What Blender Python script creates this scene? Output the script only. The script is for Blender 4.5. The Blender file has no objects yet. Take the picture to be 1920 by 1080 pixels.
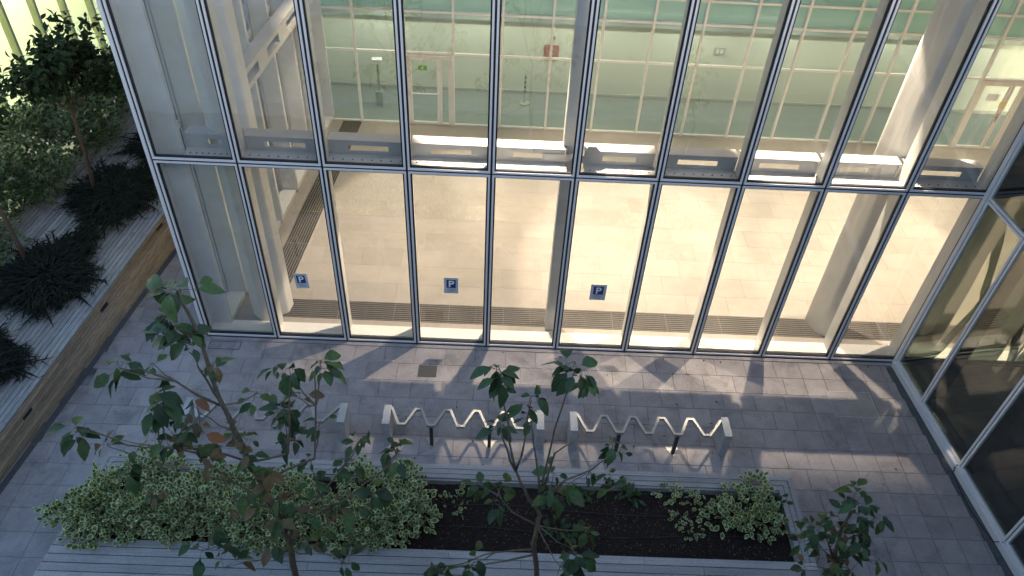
import bpy, math, random
import numpy as np
from mathutils import Matrix, Vector, Euler

random.seed(7); rng = np.random.default_rng(11)
scene = bpy.context.scene
C = scene.collection

# ------------------------------------------------------------------ camera
CAM = Vector((5.7796, -10.8382, 11.4777))
CR = (Matrix.Rotation(-0.0253786, 3, 'Z') @ Matrix.Rotation(0.8311109, 3, 'X') @ Matrix.Rotation(0.0576581, 3, 'Z'))
FPX = 1454.31
cam = bpy.data.cameras.new('camera'); cam.sensor_width = 36; cam.lens = FPX / 1920 * 36
cam.clip_start = 0.1; cam.clip_end = 2000
co = bpy.data.objects.new('camera', cam); C.objects.link(co)
co.matrix_world = Matrix.Translation(CAM) @ CR.to_4x4()
scene.camera = co

# ------------------------------------------------------------------ sky, sun, exposure
w = bpy.data.worlds.new('World'); scene.world = w; w.use_nodes = True
nt = w.node_tree
sky = nt.nodes.new('ShaderNodeTexSky'); sky.sky_type = 'NISHITA'; sky.sun_disc = False
sky.sun_elevation = math.radians(13.0); sky.sun_rotation = math.radians(150); sky.ozone_density = 2.0; sky.dust_density = 2.0
nt.links.new(sky.outputs[0], nt.nodes['Background'].inputs[0])
nt.nodes['Background'].inputs[1].default_value = 0.128
sl = bpy.data.lights.new('sun', 'SUN'); sl.energy = 0.06; sl.angle = math.radians(40); sl.color = (0.75, 0.85, 1.0)
so = bpy.data.objects.new('sun', sl); C.objects.link(so); so.location = (0, -20, 30)
so.rotation_euler = Euler((math.radians(35), 0, math.radians(20)))
scene.view_settings.view_transform = 'Standard'; scene.view_settings.look = 'None'
scene.view_settings.gamma = 1.0; scene.view_settings.exposure = 2.32
scene.render.engine = 'CYCLES'
cy = scene.cycles
cy.max_bounces = 8; cy.diffuse_bounces = 4; cy.glossy_bounces = 4; cy.transparent_max_bounces = 32
cy.use_denoising = True; cy.sample_clamp_indirect = 6.0
cy.caustics_reflective = False; cy.caustics_refractive = False

# ------------------------------------------------------------------ helpers
def at(u, v, axis, val):
    d = CR @ Vector(((u - 960) / FPX, -(v - 540) / FPX, -1.0))
    return CAM + d * ((val - CAM[axis]) / d[axis])

WM = {}
def put(o, M, parent=None):
    C.objects.link(o); WM[o] = M
    if parent is not None:
        o.parent = parent; o.matrix_parent_inverse = WM[parent].inverted()
    o.matrix_basis = M
    return o
def T(x, y, z): return Matrix.Translation((x, y, z))
def tag(o, label=None, cat=None, group=None, kind=None):
    if label: o['label'] = label
    if cat: o['category'] = cat
    if group: o['group'] = group
    if kind: o['kind'] = kind
    return o
def thing(name, label, cat, loc=(0, 0, 0), group=None):
    o = bpy.data.objects.new(name, None); o.empty_display_size = 0.1
    put(o, T(*loc)); return tag(o, label, cat, group)
def struct(o): return tag(o, kind='structure')

class MB:
    def __init__(s): s.v = []; s.f = []; s.m = []
    def add(s, vs, fs, mi=0):
        k = len(s.v); s.v += [tuple(v) for v in vs]; s.f += [tuple(i + k for i in f) for f in fs]; s.m += [mi] * len(fs)
        return s
    def box(s, x0, x1, y0, y1, z0, z1, mi=0):
        return s.add([(x0, y0, z0), (x1, y0, z0), (x1, y1, z0), (x0, y1, z0), (x0, y0, z1), (x1, y0, z1), (x1, y1, z1), (x0, y1, z1)],
                     [(0, 3, 2, 1), (4, 5, 6, 7), (0, 1, 5, 4), (1, 2, 6, 5), (2, 3, 7, 6), (3, 0, 4, 7)], mi)
    def prism(s, poly, z0, z1, mi=0):
        n = len(poly)
        return s.add([(x, y, z0) for x, y in poly] + [(x, y, z1) for x, y in poly],
                     [tuple(range(n - 1, -1, -1)), tuple(range(n, 2 * n))] + [(i, (i + 1) % n, n + (i + 1) % n, n + i) for i in range(n)], mi)
    def tube(s, pts, rad, sides=6, mi=0):
        pts = [Vector(p) for p in pts]; n = len(pts); vs = []; fs = []
        if not hasattr(rad, '__len__'): rad = [rad] * n
        a = Vector((1, 0, 0))
        for i, p in enumerate(pts):
            t = (pts[min(i + 1, n - 1)] - pts[max(i - 1, 0)]).normalized()
            if abs(t.dot(a)) > .9: a = Vector((0, 1, 0)) if abs(t.y) < .9 else Vector((0, 0, 1))
            u_ = t.cross(a).normalized(); v_ = t.cross(u_); a = v_.cross(t) if v_.cross(t).length > .1 else a
            for k in range(sides):
                an = 2 * math.pi * k / sides
                vs.append(p + (u_ * math.cos(an) + v_ * math.sin(an)) * rad[i])
        for i in range(n - 1):
            for k in range(sides):
                b = (k + 1) % sides
                fs.append((i * sides + k, i * sides + b, (i + 1) * sides + b, (i + 1) * sides + k))
        fs.append(tuple(range(sides - 1, -1, -1))); fs.append(tuple((n - 1) * sides + k for k in range(sides)))
        return s.add(vs, fs, mi)
    def mesh(s, name, mats):
        me = bpy.data.meshes.new(name); me.from_pydata(s.v, [], s.f)
        for m in (mats if isinstance(mats, (list, tuple)) else [mats]): me.materials.append(m)
        if any(s.m): me.polygons.foreach_set('material_index', s.m)
        me.update(); return me
    def build(s, name, mats, parent=None, M=None, smooth=False):
        me = s.mesh(name, mats)
        if smooth: me.polygons.foreach_set('use_smooth', [True] * len(me.polygons))
        o = bpy.data.objects.new(name, me); M = M or Matrix()
        return put(o, M, parent)

_cache = {}
def cmesh(dx, dy, dz, c, mat):
    """box centred on x/y, bottom at 0, chamfered top edges"""
    k = (round(dx, 4), round(dy, 4), round(dz, 4), c, mat.name)
    if k in _cache: return _cache[k]
    x, y = dx / 2, dy / 2; m = MB()
    vs = [(-x, -y, 0), (x, -y, 0), (x, y, 0), (-x, y, 0), (-x, -y, dz - c), (x, -y, dz - c), (x, y, dz - c), (-x, y, dz - c),
          (-x + c, -y + c, dz), (x - c, -y + c, dz), (x - c, y - c, dz), (-x + c, y - c, dz)]
    fs = [(0, 3, 2, 1), (8, 9, 10, 11)]
    for i in range(4):
        j = (i + 1) % 4; fs += [(i, j, j + 4, i + 4), (i + 4, j + 4, j + 8, i + 8)]
    m.add(vs, fs); _cache[k] = m.mesh('slab', mat); return _cache[k]
def piece(name, mesh, M, parent): return put(bpy.data.objects.new(name, mesh), M, parent)
def bx(name, x0, x1, y0, y1, z0, z1, mat, parent=None):
    m = MB().box(x0 - (x0 + x1) / 2, x1 - (x0 + x1) / 2, y0 - (y0 + y1) / 2, y1 - (y0 + y1) / 2, 0, z1 - z0)
    return m.build(name, mat, parent, T((x0 + x1) / 2, (y0 + y1) / 2, z0))

# ------------------------------------------------------------------ materials
def mat(name, col, rough=.6, metal=0, var=0.0, nscale=0, ncol=None, stretch=(1, 1, 1), bump=0, objvar=0, spec=.5, coords='Object', trans=0, stain=0, ndetail=6, nlo=.35, nhi=.7):
    m = bpy.data.materials.new(name); m.use_nodes = True; n = m.node_tree.nodes; l = m.node_tree.links
    b = n['Principled BSDF']; b.inputs['Base Color'].default_value = (*col, 1); b.inputs['Roughness'].default_value = rough
    b.inputs['Metallic'].default_value = metal; b.inputs['Specular IOR Level'].default_value = spec
    cur = None
    if nscale:
        tc = n.new('ShaderNodeTexCoord'); mp = n.new('ShaderNodeMapping'); mp.inputs['Scale'].default_value = stretch
        if coords == 'World':
            g = n.new('ShaderNodeNewGeometry'); l.new(g.outputs['Position'], mp.inputs[0])
        else: l.new(tc.outputs[coords], mp.inputs[0])
        if objvar:
            oi = n.new('ShaderNodeObjectInfo'); ml = n.new('ShaderNodeMath'); ml.operation = 'MULTIPLY'; ml.inputs[1].default_value = 37
            l.new(oi.outputs['Random'], ml.inputs[0])
        no = n.new('ShaderNodeTexNoise'); no.inputs['Scale'].default_value = nscale; no.inputs['Detail'].default_value = ndetail; no.inputs['Roughness'].default_value = .65
        if objvar:
            no.noise_dimensions = '4D'; l.new(ml.outputs[0], no.inputs['W'])
        l.new(mp.outputs[0], no.inputs['Vector'])
        r = n.new('ShaderNodeMapRange'); r.inputs['From Min'].default_value = nlo; r.inputs['From Max'].default_value = nhi
        l.new(no.outputs['Fac'], r.inputs['Value'])
        mx = n.new('ShaderNodeMix'); mx.data_type = 'RGBA'; mx.inputs['A'].default_value = (*col, 1); mx.inputs['B'].default_value = (*(ncol or tuple(c * .6 for c in col)), 1)
        l.new(r.outputs[0], mx.inputs['Factor']); cur = mx.outputs['Result']
        if bump:
            bp = n.new('ShaderNodeBump'); bp.inputs['Strength'].default_value = bump; bp.inputs['Distance'].default_value = .01
            l.new(no.outputs['Fac'], bp.inputs['Height']); l.new(bp.outputs[0], b.inputs['Normal'])
    if stain:
        g2 = n.new('ShaderNodeNewGeometry'); n2 = n.new('ShaderNodeTexNoise'); n2.inputs['Scale'].default_value = 1.3; n2.inputs['Detail'].default_value = 9; n2.inputs['Roughness'].default_value = .72; n2.inputs['Distortion'].default_value = .6
        l.new(g2.outputs['Position'], n2.inputs['Vector'])
        r3 = n.new('ShaderNodeMapRange'); r3.inputs['From Min'].default_value = .50; r3.inputs['From Max'].default_value = .72; r3.inputs['To Min'].default_value = 1; r3.inputs['To Max'].default_value = 1 - stain; l.new(n2.outputs['Fac'], r3.inputs['Value'])
        n3 = n.new('ShaderNodeTexNoise'); n3.inputs['Scale'].default_value = 38; n3.inputs['Detail'].default_value = 3; l.new(g2.outputs['Position'], n3.inputs['Vector'])
        r4 = n.new('ShaderNodeMapRange'); r4.inputs['From Min'].default_value = .3; r4.inputs['From Max'].default_value = .7; r4.inputs['To Min'].default_value = .86; r4.inputs['To Max'].default_value = 1.12; l.new(n3.outputs['Fac'], r4.inputs['Value'])
        mu = n.new('ShaderNodeMath'); mu.operation = 'MULTIPLY'; l.new(r3.outputs[0], mu.inputs[0]); l.new(r4.outputs[0], mu.inputs[1])
        h3 = n.new('ShaderNodeHueSaturation'); l.new(mu.outputs[0], h3.inputs['Value'])
        if cur: l.new(cur, h3.inputs['Color'])
        else: h3.inputs['Color'].default_value = (*col, 1)
        cur = h3.outputs[0]
    if objvar:
        oi2 = n.new('ShaderNodeObjectInfo'); r2 = n.new('ShaderNodeMapRange'); r2.inputs['To Min'].default_value = 1 - objvar; r2.inputs['To Max'].default_value = 1 + objvar
        l.new(oi2.outputs['Random'], r2.inputs['Value'])
        hs = n.new('ShaderNodeHueSaturation'); l.new(r2.outputs[0], hs.inputs['Value'])
        if cur: l.new(cur, hs.inputs['Color'])
        else: hs.inputs['Color'].default_value = (*col, 1)
        cur = hs.outputs[0]
    if cur: l.new(cur, b.inputs['Base Color'])
    if trans:
        tr = n.new('ShaderNodeBsdfTranslucent'); ms = n.new('ShaderNodeMixShader'); ms.inputs[0].default_value = trans
        if cur: l.new(cur, tr.inputs[0])
        else: tr.inputs[0].default_value = (*col, 1)
        l.new(b.outputs[0], ms.inputs[1]); l.new(tr.outputs[0], ms.inputs[2]); l.new(ms.outputs[0], n['Material Output'].inputs[0])
    return m
def glass_mat(name, tint, f0, rough=0.0, warp=0):
    m = bpy.data.materials.new(name); m.use_nodes = True; n = m.node_tree.nodes; l = m.node_tree.links
    n.remove(n['Principled BSDF'])
    lw = n.new('ShaderNodeLayerWeight'); lw.inputs[0].default_value = .5
    pw = n.new('ShaderNodeMath'); pw.operation = 'POWER'; pw.inputs[1].default_value = 4.0; l.new(lw.outputs['Facing'], pw.inputs[0])
    ma = n.new('ShaderNodeMath'); ma.operation = 'MULTIPLY_ADD'; ma.inputs[1].default_value = 1 - f0; ma.inputs[2].default_value = f0; l.new(pw.outputs[0], ma.inputs[0])
    t = n.new('ShaderNodeBsdfTransparent'); t.inputs[0].default_value = (*tint, 1)
    g = n.new('ShaderNodeBsdfGlossy'); g.inputs['Roughness'].default_value = rough
    if warp:      # slight unevenness of each pane and a trace of dust
        tc = n.new('ShaderNodeNewGeometry'); oi = n.new('ShaderNodeObjectInfo'); no = n.new('ShaderNodeTexNoise'); no.noise_dimensions = '4D'; no.inputs['Scale'].default_value = 1.1; no.inputs['Detail'].default_value = 1
        ml = n.new('ShaderNodeMath'); ml.operation = 'MULTIPLY'; ml.inputs[1].default_value = 40; l.new(oi.outputs['Random'], ml.inputs[0]); l.new(ml.outputs[0], no.inputs['W']); l.new(tc.outputs['Position'], no.inputs['Vector'])
        bp = n.new('ShaderNodeBump'); bp.inputs['Strength'].default_value = 1.0; bp.inputs['Distance'].default_value = warp; l.new(no.outputs['Fac'], bp.inputs['Height']); l.new(bp.outputs[0], g.inputs['Normal'])
    ms = n.new('ShaderNodeMixShader'); l.new(ma.outputs[0], ms.inputs[0]); l.new(t.outputs[0], ms.inputs[1]); l.new(g.outputs[0], ms.inputs[2])
    l.new(ms.outputs[0], n['Material Output'].inputs[0]); return m
def emit_mat(name, col, s):
    m = bpy.data.materials.new(name); m.use_nodes = True; n = m.node_tree.nodes; l = m.node_tree.links
    e = n.new('ShaderNodeEmission'); e.inputs[0].default_value = (*col, 1); e.inputs[1].default_value = s
    l.new(e.outputs[0], n['Material Output'].inputs[0]); return m

M_ground = mat('ground_grey', (.12, .12, .12), .9, nscale=1.5)
M_paver = mat('grey_stone_paver', (.31, .282, .282), .58, nscale=2.2, ncol=(.20, .182, .185), coords='World', bump=.15, objvar=.06, nlo=.4, nhi=.75, stain=.5)
M_joint = mat('dark_joint', (.05, .05, .05), .9, nscale=1.6, ncol=(.26, .26, .26), coords='World')
M_cover = mat('dark_cover', (.045, .046, .05), .6, nscale=20)
M_drain = mat('dark_drain', (.05, .05, .055), .6, nscale=60, ncol=(.13, .13, .13))
M_wood = mat('weathered_grey_wood', (.36, .34, .335), .75, stain=.3, nscale=4, ncol=(.25, .24, .235), stretch=(.3, 12, 9), bump=.2, objvar=.13)
M_deck = mat('weathered_deck_wood', (.30, .295, .29), .75, stain=.3, nscale=5, ncol=(.15, .145, .14), stretch=(9, .35, 9), bump=.25, objvar=.2)
M_face = mat('brown_timber', (.42, .325, .225), .7, nscale=5, ncol=(.21, .16, .11), stretch=(9, .5, 9), bump=.25, objvar=.32)
M_soil = mat('dark_soil', (.036, .024, .020), .95, spec=.1, nscale=30, ncol=(.014, .010, .008), bump=.8)
M_chip = mat('mulch_chip', (.10, .075, .06), .9)
M_htile = mat('beige_stone_tile', (.355, .322, .286), .36, nscale=1.1, ncol=(.31, .28, .247), coords='World', objvar=.06, stretch=(1, 2.5, 1), stain=.12)
M_hjoint = mat('beige_joint', (.37, .335, .295), .8)
M_white = mat('white_painted_steel', (.72, .71, .68), .45, nscale=3, ncol=(.64, .63, .60), coords='World')
M_whitew = mat('white_wall_paint', (.72, .71, .68), .7, nscale=.8, ncol=(.66, .65, .62), coords='World')
M_beam = mat('shaded_white_steel', (.54, .54, .53), .5, nscale=3, ncol=(.47, .47, .465), coords='World')  # white beam steel, its shade behind the glass put into the colour as grey
M_alu = mat('anodised_aluminium', (.68, .65, .65), .5, metal=.05)
M_black = mat('black_gasket', (.008, .008, .01), .5)
M_glass = glass_mat('clear_glass', (.965, .965, .955), .10, warp=.005)
M_gwing = glass_mat('grey_tinted_glass', (.86, .89, .84), .10, warp=.005)
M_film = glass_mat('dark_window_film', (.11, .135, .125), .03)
M_ggreen = glass_mat('green_tinted_glass', (.92, .965, .925), .035)
M_teal = mat('teal_spandrel', (.54, .82, .83), .35, nscale=1.0, ncol=(.60, .86, .87), coords='World')
M_glit = glass_mat('lit_glass', (.93, .97, .85), .04)
M_cream = mat('cream_frame', (.82, .80, .75), .45)
M_grate = mat('grate_bar', (.30, .27, .23), .45, metal=.3)
M_pit = mat('grate_pit', (.04, .038, .035), .9)
M_conc = mat('pale_concrete', (.42, .42, .42), .6, stain=.2, nscale=6, ncol=(.33, .33, .33), bump=.1)
M_steel = mat('brushed_steel', (.42, .41, .39), .5, metal=.7, nscale=40, ncol=(.36, .35, .33))
M_dsteel = mat('dark_steel', (.05, .05, .055), .45, metal=.4)
M_wall2 = mat('pale_render_wall', (.72, .71, .69), .8, nscale=1.2, ncol=(.64, .63, .61), coords='World')
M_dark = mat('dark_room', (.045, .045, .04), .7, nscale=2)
M_carpet = mat('dark_carpet', (.10, .10, .09), .95, nscale=30)
M_strip = mat('brown_strip', (.16, .14, .10), .6)
M_corrf = mat('corridor_floor', (.27, .30, .29), .4, nscale=1.2, ncol=(.22, .25, .245), coords='World', stretch=(1, 4, 1))
M_corrw = mat('corridor_wall', (.64, .66, .60), .7)
M_bulk = mat('corridor_bulkhead', (.28, .31, .28), .7)
M_paper = mat('sheet_paper', (.46, .49, .53), .6)
M_blue = mat('sign_blue', (.012, .03, .12), .5)
M_wsign = mat('sign_white', (.8, .8, .8), .5)
M_gsign = mat('exit_green', (.16, .42, .03), .5)
M_red = mat('faded_red', (.36, .13, .12), .5)
M_grey = mat('grey_plastic', (.42, .43, .40), .5)
M_yel = mat('yellow_note', (.75, .58, .28), .6)
M_bark = mat('young_bark', (.16, .12, .075), .85, nscale=14, ncol=(.08, .06, .04))
M_dbark = mat('dark_bark', (.10, .06, .04), .9, nscale=14)
M_leaf = mat('leaf_green', (.072, .115, .026), .45, spec=.35, objvar=.45, trans=.22, nscale=6, ncol=(.03, .058, .014))
M_leafd = mat('leaf_deep_green', (.038, .070, .018), .45, spec=.35, objvar=.45, trans=.2, nscale=6, ncol=(.02, .05, .02))
M_leafb = mat('leaf_brown', (.14, .075, .03), .6, objvar=.5, trans=.2, nscale=6, ncol=(.07, .06, .02))
M_leafo = mat('leaf_orange', (.20, .075, .025), .6, objvar=.4, trans=.25)
M_cgreen = mat('crown_leaf', (.024, .040, .012), .6, spec=.12, trans=.1, nscale=3, ncol=(.018, .035, .014), coords='World')
M_hg = mat('hedge_leaf_green', (.075, .125, .032), .5, trans=.15, nscale=7, ncol=(.04, .085, .03), coords='World')
M_hc = mat('hedge_leaf_cream', (.58, .57, .27), .5, trans=.15, nscale=7, ncol=(.28, .34, .15), coords='World')
M_hg2 = mat('hedge_leaf_mid', (.042, .072, .024), .5, trans=.15, nscale=4, ncol=(.035, .06, .02), coords='World')
M_hc2 = mat('hedge_leaf_pale', (.13, .18, .075), .5, trans=.15, nscale=4, ncol=(.11, .16, .06), coords='World')
M_jun = mat('juniper_needles', (.016, .020, .014), .9, spec=.08, nscale=4, ncol=(.006, .008, .007), coords='World')
M_house = mat('lamp_housing', (.05, .05, .05), .5)
E_warm = emit_mat('lamp_warm', (1, .80, .55), 8)
E_cool = emit_mat('lamp_cool', (.95, 1, .80), 2)
E_lit = emit_mat('lamp_lit', (1, 1, .75), 2.5)

# ------------------------------------------------------------------ ground and pavement
struct(bx('ground', -200, 200, -200, 200, -.6, -.10, M_ground))
pave = struct(bx('pavement', -9, 16, -9.0, -.02, -.099, -.012, M_joint))
def paver(x0, x1, y0, y1, par=pave, m=None, z=-.012, th=.012, g=.006, ch=.003):
    j = random.uniform(-.0015, .0015)
    return piece('paver', cmesh(x1 - x0 - g, y1 - y0 - g, th, ch, m or M_paver), T((x0 + x1) / 2, (y0 + y1) / 2, z + j), par)
def lw_x(y): return .02 + .07 * y          # inner face of the side glazing
def deck_x(y): return -1.5 + .131 * (y - 2.95)
def wing_x(y): return 13.90 - .094 * y
ys = [-.16 - .43 * i for i in range(0, 14)]
# band beside the planter and up to the facade
for r_ in range(7):
    off = .3 * (r_ % 2)
    y1, y0 = ys[r_], ys[r_ + 1]
    x = -2.4 + off
    while x < 10.9:
        if x > deck_x(y0) - .3 and not (y0 < -3.3 and -0.75 < x < 10.6):
            paver(x, x + .6, y0, y1)
        x += .6
    if off: paver(10.8 + .3 - .0, 10.8 + .3 + .105, y0, y1) if False else None
for r_ in range(0, 13):
    y1, y0 = ys[r_], ys[r_ + 1]
    x = (11.4 if r_ % 2 == 0 else 11.1) if r_ < 7 else 10.9
    grid = [q for q in 11.5 + .42 * np.arange(-2, 9) if q > x + .12 and q < wing_x(y0) - .22]
    xs = [x] + grid + [wing_x((y0 + y1) / 2) - .21]
    for a, b in zip(xs, xs[1:]): paver(a, b, y0, y1)
struct(bx('side_pavement', -2.6, -.075, -.02, 5.2, -.099, -.012, M_joint))
for r_ in range(12):
    y0 = -.16 + .43 * r_; x = -2.4 + .3 * (r_ % 2)
    while x < -.1:
        x1 = min(x + .6, lw_x(y0) - .08)
        if x + .6 > deck_x(y0) and x1 - x > .1: paver(x, x1, y0, y0 + .43)
        x += .6
far = MB()
for r_ in range(7, 13):
    y1, y0 = ys[r_], ys[r_ + 1]; x = -3.2
    while x < -1.0:
        far.box(x + .003, x + .597, y0 + .003, y1 - .003, -.012, 0); x += .6
tag(far.build('far_pavers', M_paver, pave), kind='stuff')
# strip of paving at the facade foot, drain strips
ft = thing('threshold_strip', 'narrow dark grey threshold strip along the foot of the hall glazing', 'threshold', (7, -.1, 0))
for i in range(10): bx('channel_cover', i * 1.4 + .004, (i + 1) * 1.4 - .004, -.15, -.065, -.012, .004, M_paver, ft)
def drain_strip(name, label, xf, off, wd, y0, y1):
    t = thing(name, label, 'drain', (xf(y0) + off, y0, 0)); n = int((y1 - y0) / .75)
    for i in range(n):
        a, b = y0 + (y1 - y0) * i / n, y0 + (y1 - y0) * (i + 1) / n - .006
        m = MB(); k = 9
        m.prism([(xf(a) + off, a), (xf(a) + off + wd, a), (xf(b) + off + wd, b), (xf(b) + off, b)], -.012, .003)
        for q in range(18):
            yy = a + (b - a) * (q + .2) / 18; x = xf(yy) + off
            m.box(x + .015, x + wd - .015, yy, yy + .018, .003, .010)
        m.build('drain_grate', M_drain, t)
drain_strip('drain_channel', 'dark drain channel at the foot of the timber deck wall', deck_x, .004, .12, -5.2, 4.4)
drain_strip('drain_channel', 'dark drain channel along the base of the right glass wing', wing_x, -.20, .13, -6, -.2)
c = thing('access_cover', 'small dark square cover set in the lit paving near the hall glass', 'cover', (4.47, -.76, 0))
bx('cover_plate', 4.30, 4.66, -.92, -.62, .0, .006, M_cover, c)
c = thing('access_cover', 'large paved access cover with a pale metal frame near the wing corner', 'cover', (12.75, -1.15, 0))
mm = MB()
for a in [(12.3, 13.15, -1.52, -1.505), (12.3, 13.15, -.90, -.885), (12.3, 12.315, -1.505, -.90), (13.135, 13.15, -1.505, -.90)]: mm.box(*a, 0, .005)
mm.build('cover_frame', M_conc, c); bx('cover_plate', 12.317, 13.133, -1.503, -.902, 0, .0035, M_paver, c)
c = thing('access_cover', 'thin framed cover by the left foot of the hall glazing', 'cover', (.4, -.3, 0))
mm = MB()
for a in [(.1, .72, -.40, -.39), (.1, .72, -.2, -.19), (.1, .11, -.39, -.2), (.71, .72, -.39, -.2)]: mm.box(*a, 0, .005)
mm.build('cover_frame', M_cover, c)

# ------------------------------------------------------------------ hall floor
hf = struct(bx('hall_floor', -.2, 22, .0, 8.5, -.099, -.0102, M_hjoint))
def lw_x(y): return .02 + .07 * y          # inner face of the side glazing
hp = cmesh(.90 - .004, .60 - .004, .010, .0015, M_htile)
for r_ in range(13):
    y0 = 1.12 + .6 * r_; y1 = min(y0 + .6, 8.5)
    if y1 - y0 < .1: continue
    x = 1.16 + .07 * y0 + .06 + (-.45 if r_ % 2 else 0)
    xs = [1.24 + .07 * y0] + [q for q in np.arange(.9, 22, .9) + (.45 if r_ % 2 else 0) if q > 1.5 + .07 * y0]
    for a, b in zip(xs, xs[1:]):
        if b > 21: break
        piece('floor_tile', cmesh(b - a - .003, y1 - y0 - .003, .010, .0006, M_htile), T((a + b) / 2, (y0 + y1) / 2, -.010), hf)
for i in range(11):      # row between grille and sill
    a = .42 + i * 1.4; piece('floor_tile', cmesh(1.396, .23, .010, .0015, M_htile), T(a + .7, .455, -.010), hf)
for i in range(6):
    a, b = 1.15 + i * 1.25, 1.15 + (i + 1) * 1.25; mm = MB()
    mm.prism([(lw_x(a) + .36, a), (lw_x(a) + .62, a), (lw_x(b) + .62, b - .004), (lw_x(b) + .36, b - .004)], -.010, 0)
    mm.build('floor_tile', M_htile, hf)
def grille(name, label, segs):
    t = thing(name, label, 'grille', (segs[0][0].x, segs[0][0].y, 0))
    for A, B, n in segs:      # A->B along, n = width vector
        d = (B - A); L = d.length; d = d / L; wv = n.length; nn = n / wv; m = MB()
        q = [A, B - d * .003, B - d * .003 + n, A + n]
        m.prism([(v.x, v.y) for v in (q if (B - A).cross(n) > 0 else q[::-1])], -.0095, -.004, 1)
        for k in range(9):
            o = nn * (wv * (k + .15) / 9); w2 = nn * .010
            q = [A + o, B - d * .003 + o, B - d * .003 + o + w2, A + o + w2]
            m.prism([(v.x, v.y) for v in (q if (B - A).cross(n) > 0 else q[::-1])], -.004, .004, 0)
        for e in (L * .5,):
            q = [A + d * e, A + d * (e + .006), A + d * (e + .006) + n, A + d * e + n]
            m.prism([(v.x, v.y) for v in (q if (B - A).cross(n) > 0 else q[::-1])], -.0038, .0036, 0)
        m.build('grate_panel', [M_grate, M_pit], t)
grille('floor_grille', 'long slotted floor grille running just inside the front glazing',
       [(Vector((a, .58)), Vector((min(a + 1.15, 21), .58)), Vector((0, .53))) for a in np.arange(.75, 20, 1.15)])
grille('floor_grille', 'slotted floor grille running along the left side glazing to the back wall',
       [(Vector((lw_x(a) + .63, a)), Vector((lw_x(a + 1.22) + .63, a + 1.22)), Vector((.52, 0))) for a in np.arange(1.14, 8.3, 1.22) if a + 1.22 < 8.6])

# ------------------------------------------------------------------ glazed front of the hall
def ring(m, x0, x1, z0, z1, t, y0, y1, mi=0):
    m.box(x0, x1, y0, y1, z0, z0 + t, mi); m.box(x0, x1, y0, y1, z1 - t, z1, mi)
    m.box(x0, x0 + t, y0, y1, z0 + t, z1 - t, mi); m.box(x1 - t, x1, y0, y1, z0 + t, z1 - t, mi)
ZT = 4.165; ZTOP = 8.3
fac = thing('hall_glazing', 'tall glazed front of the lit hall in aluminium frames with white fins', 'glass facade', (7, 0, 0))
for i in range(10):
    for z0, z1 in ((.03, ZT - .018), (ZT + .018, ZTOP)):
        x0, x1 = i * 1.4 + .018, (i + 1) * 1.4 - .018
        Mx = T((x0 + x1) / 2, 0, z0); h = (x1 - x0) / 2; H = z1 - z0
        m = MB(); ring(m, -h, h, 0, H, .033, -.055, .02); fr = m.build('window_frame', M_alu, fac, Mx)
        m = MB(); ring(m, -h + .033, h - .033, .033, H - .033, .026, -.03, .018); m.build('gasket', M_black, fr, Mx)
        MB().box(-h + .05, h - .05, -.012, .012, .05, H - .05).build('pane', M_glass, fr, Mx)
for i in range(11): bx('mullion_core', i * 1.4 - .0175, i * 1.4 + .0175, -.04, .045, .03, ZTOP, M_black, fac)
bx('transom_core', -.011, 14.011, -.038, .043, ZT - .0175, ZT + .0175, M_black, fac)
bx('base_profile', 0, 14.0, -.06, .04, -.01, .028, M_dsteel, fac)
for i in range(11):
    x = i * 1.4
    bx('fin', x - .035, x + .035, .047, .37, .10, ZTOP, M_white, fac)
for i in range(10): bx('sill', i * 1.4 + .002, i * 1.4 + 1.398, .046, .33, 0, .098, M_white, fac)
bx('corner_post', -.07, -.013, -.06, .05, 0, ZTOP, M_alu, fac)
# ------------------------------------------------------------------ side glazing (left)
sf = thing('side_glazing', 'glazed left side of the hall facing the timber deck with deep white fins', 'glass facade', (0, 4, 0))
SY = [.28, 1.2, 2.45, 3.7, 4.95, 6.2, 7.45, 8.5]
def sk(x, y): return (lw_x(y) + x, y)
for i in range(len(SY)):
    y = SY[i]
    MB().prism([sk(0, y - .04), sk(.38, y - .04), sk(.38, y + .04), sk(0, y + .04)], .10, ZTOP).build('fin', M_white, sf)
    if i + 1 < len(SY):
        a, b = y + .04, SY[i + 1] - .04
        MB().prism([sk(.0, a), sk(.34, a), sk(.34, b), sk(.0, b)], 0, .11).build('sill', M_white, sf)
        for z0, z1 in ((.03, ZT - .012), (ZT + .012, ZTOP)):
            a, b = y + .012, SY[i + 1] - .012; m = MB()
            m.prism([sk(-.05, a), sk(-.012, a), sk(-.012, b), sk(-.05, b)], z0, z0 + .05); m.prism([sk(-.05, a), sk(-.012, a), sk(-.012, b), sk(-.05, b)], z1 - .05, z1)
            for q in (a, b - .045): m.prism([sk(-.05, q), sk(-.012, q), sk(-.012, q + .045), sk(-.05, q + .045)], z0 + .05, z1 - .05)
            fr = m.build('window_frame', M_alu, sf)
            MB().prism([sk(-.04, a + .03), sk(-.02, a + .03), sk(-.02, b - .03), sk(-.04, b - .03)], z0 + .03, z1 - .03).build('pane', M_glass, fr)
        MB().prism([sk(-.045, y - .011), sk(-.001, y - .011), sk(-.001, y + .011), sk(-.045, y + .011)], .03, ZTOP).build('mullion_core', M_black, sf)
MB().prism([sk(-.05, .05), sk(-.012, .05), sk(-.012, .29), sk(-.05, .29)], 0, ZTOP).build('corner_panel', M_alu, sf)

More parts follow.
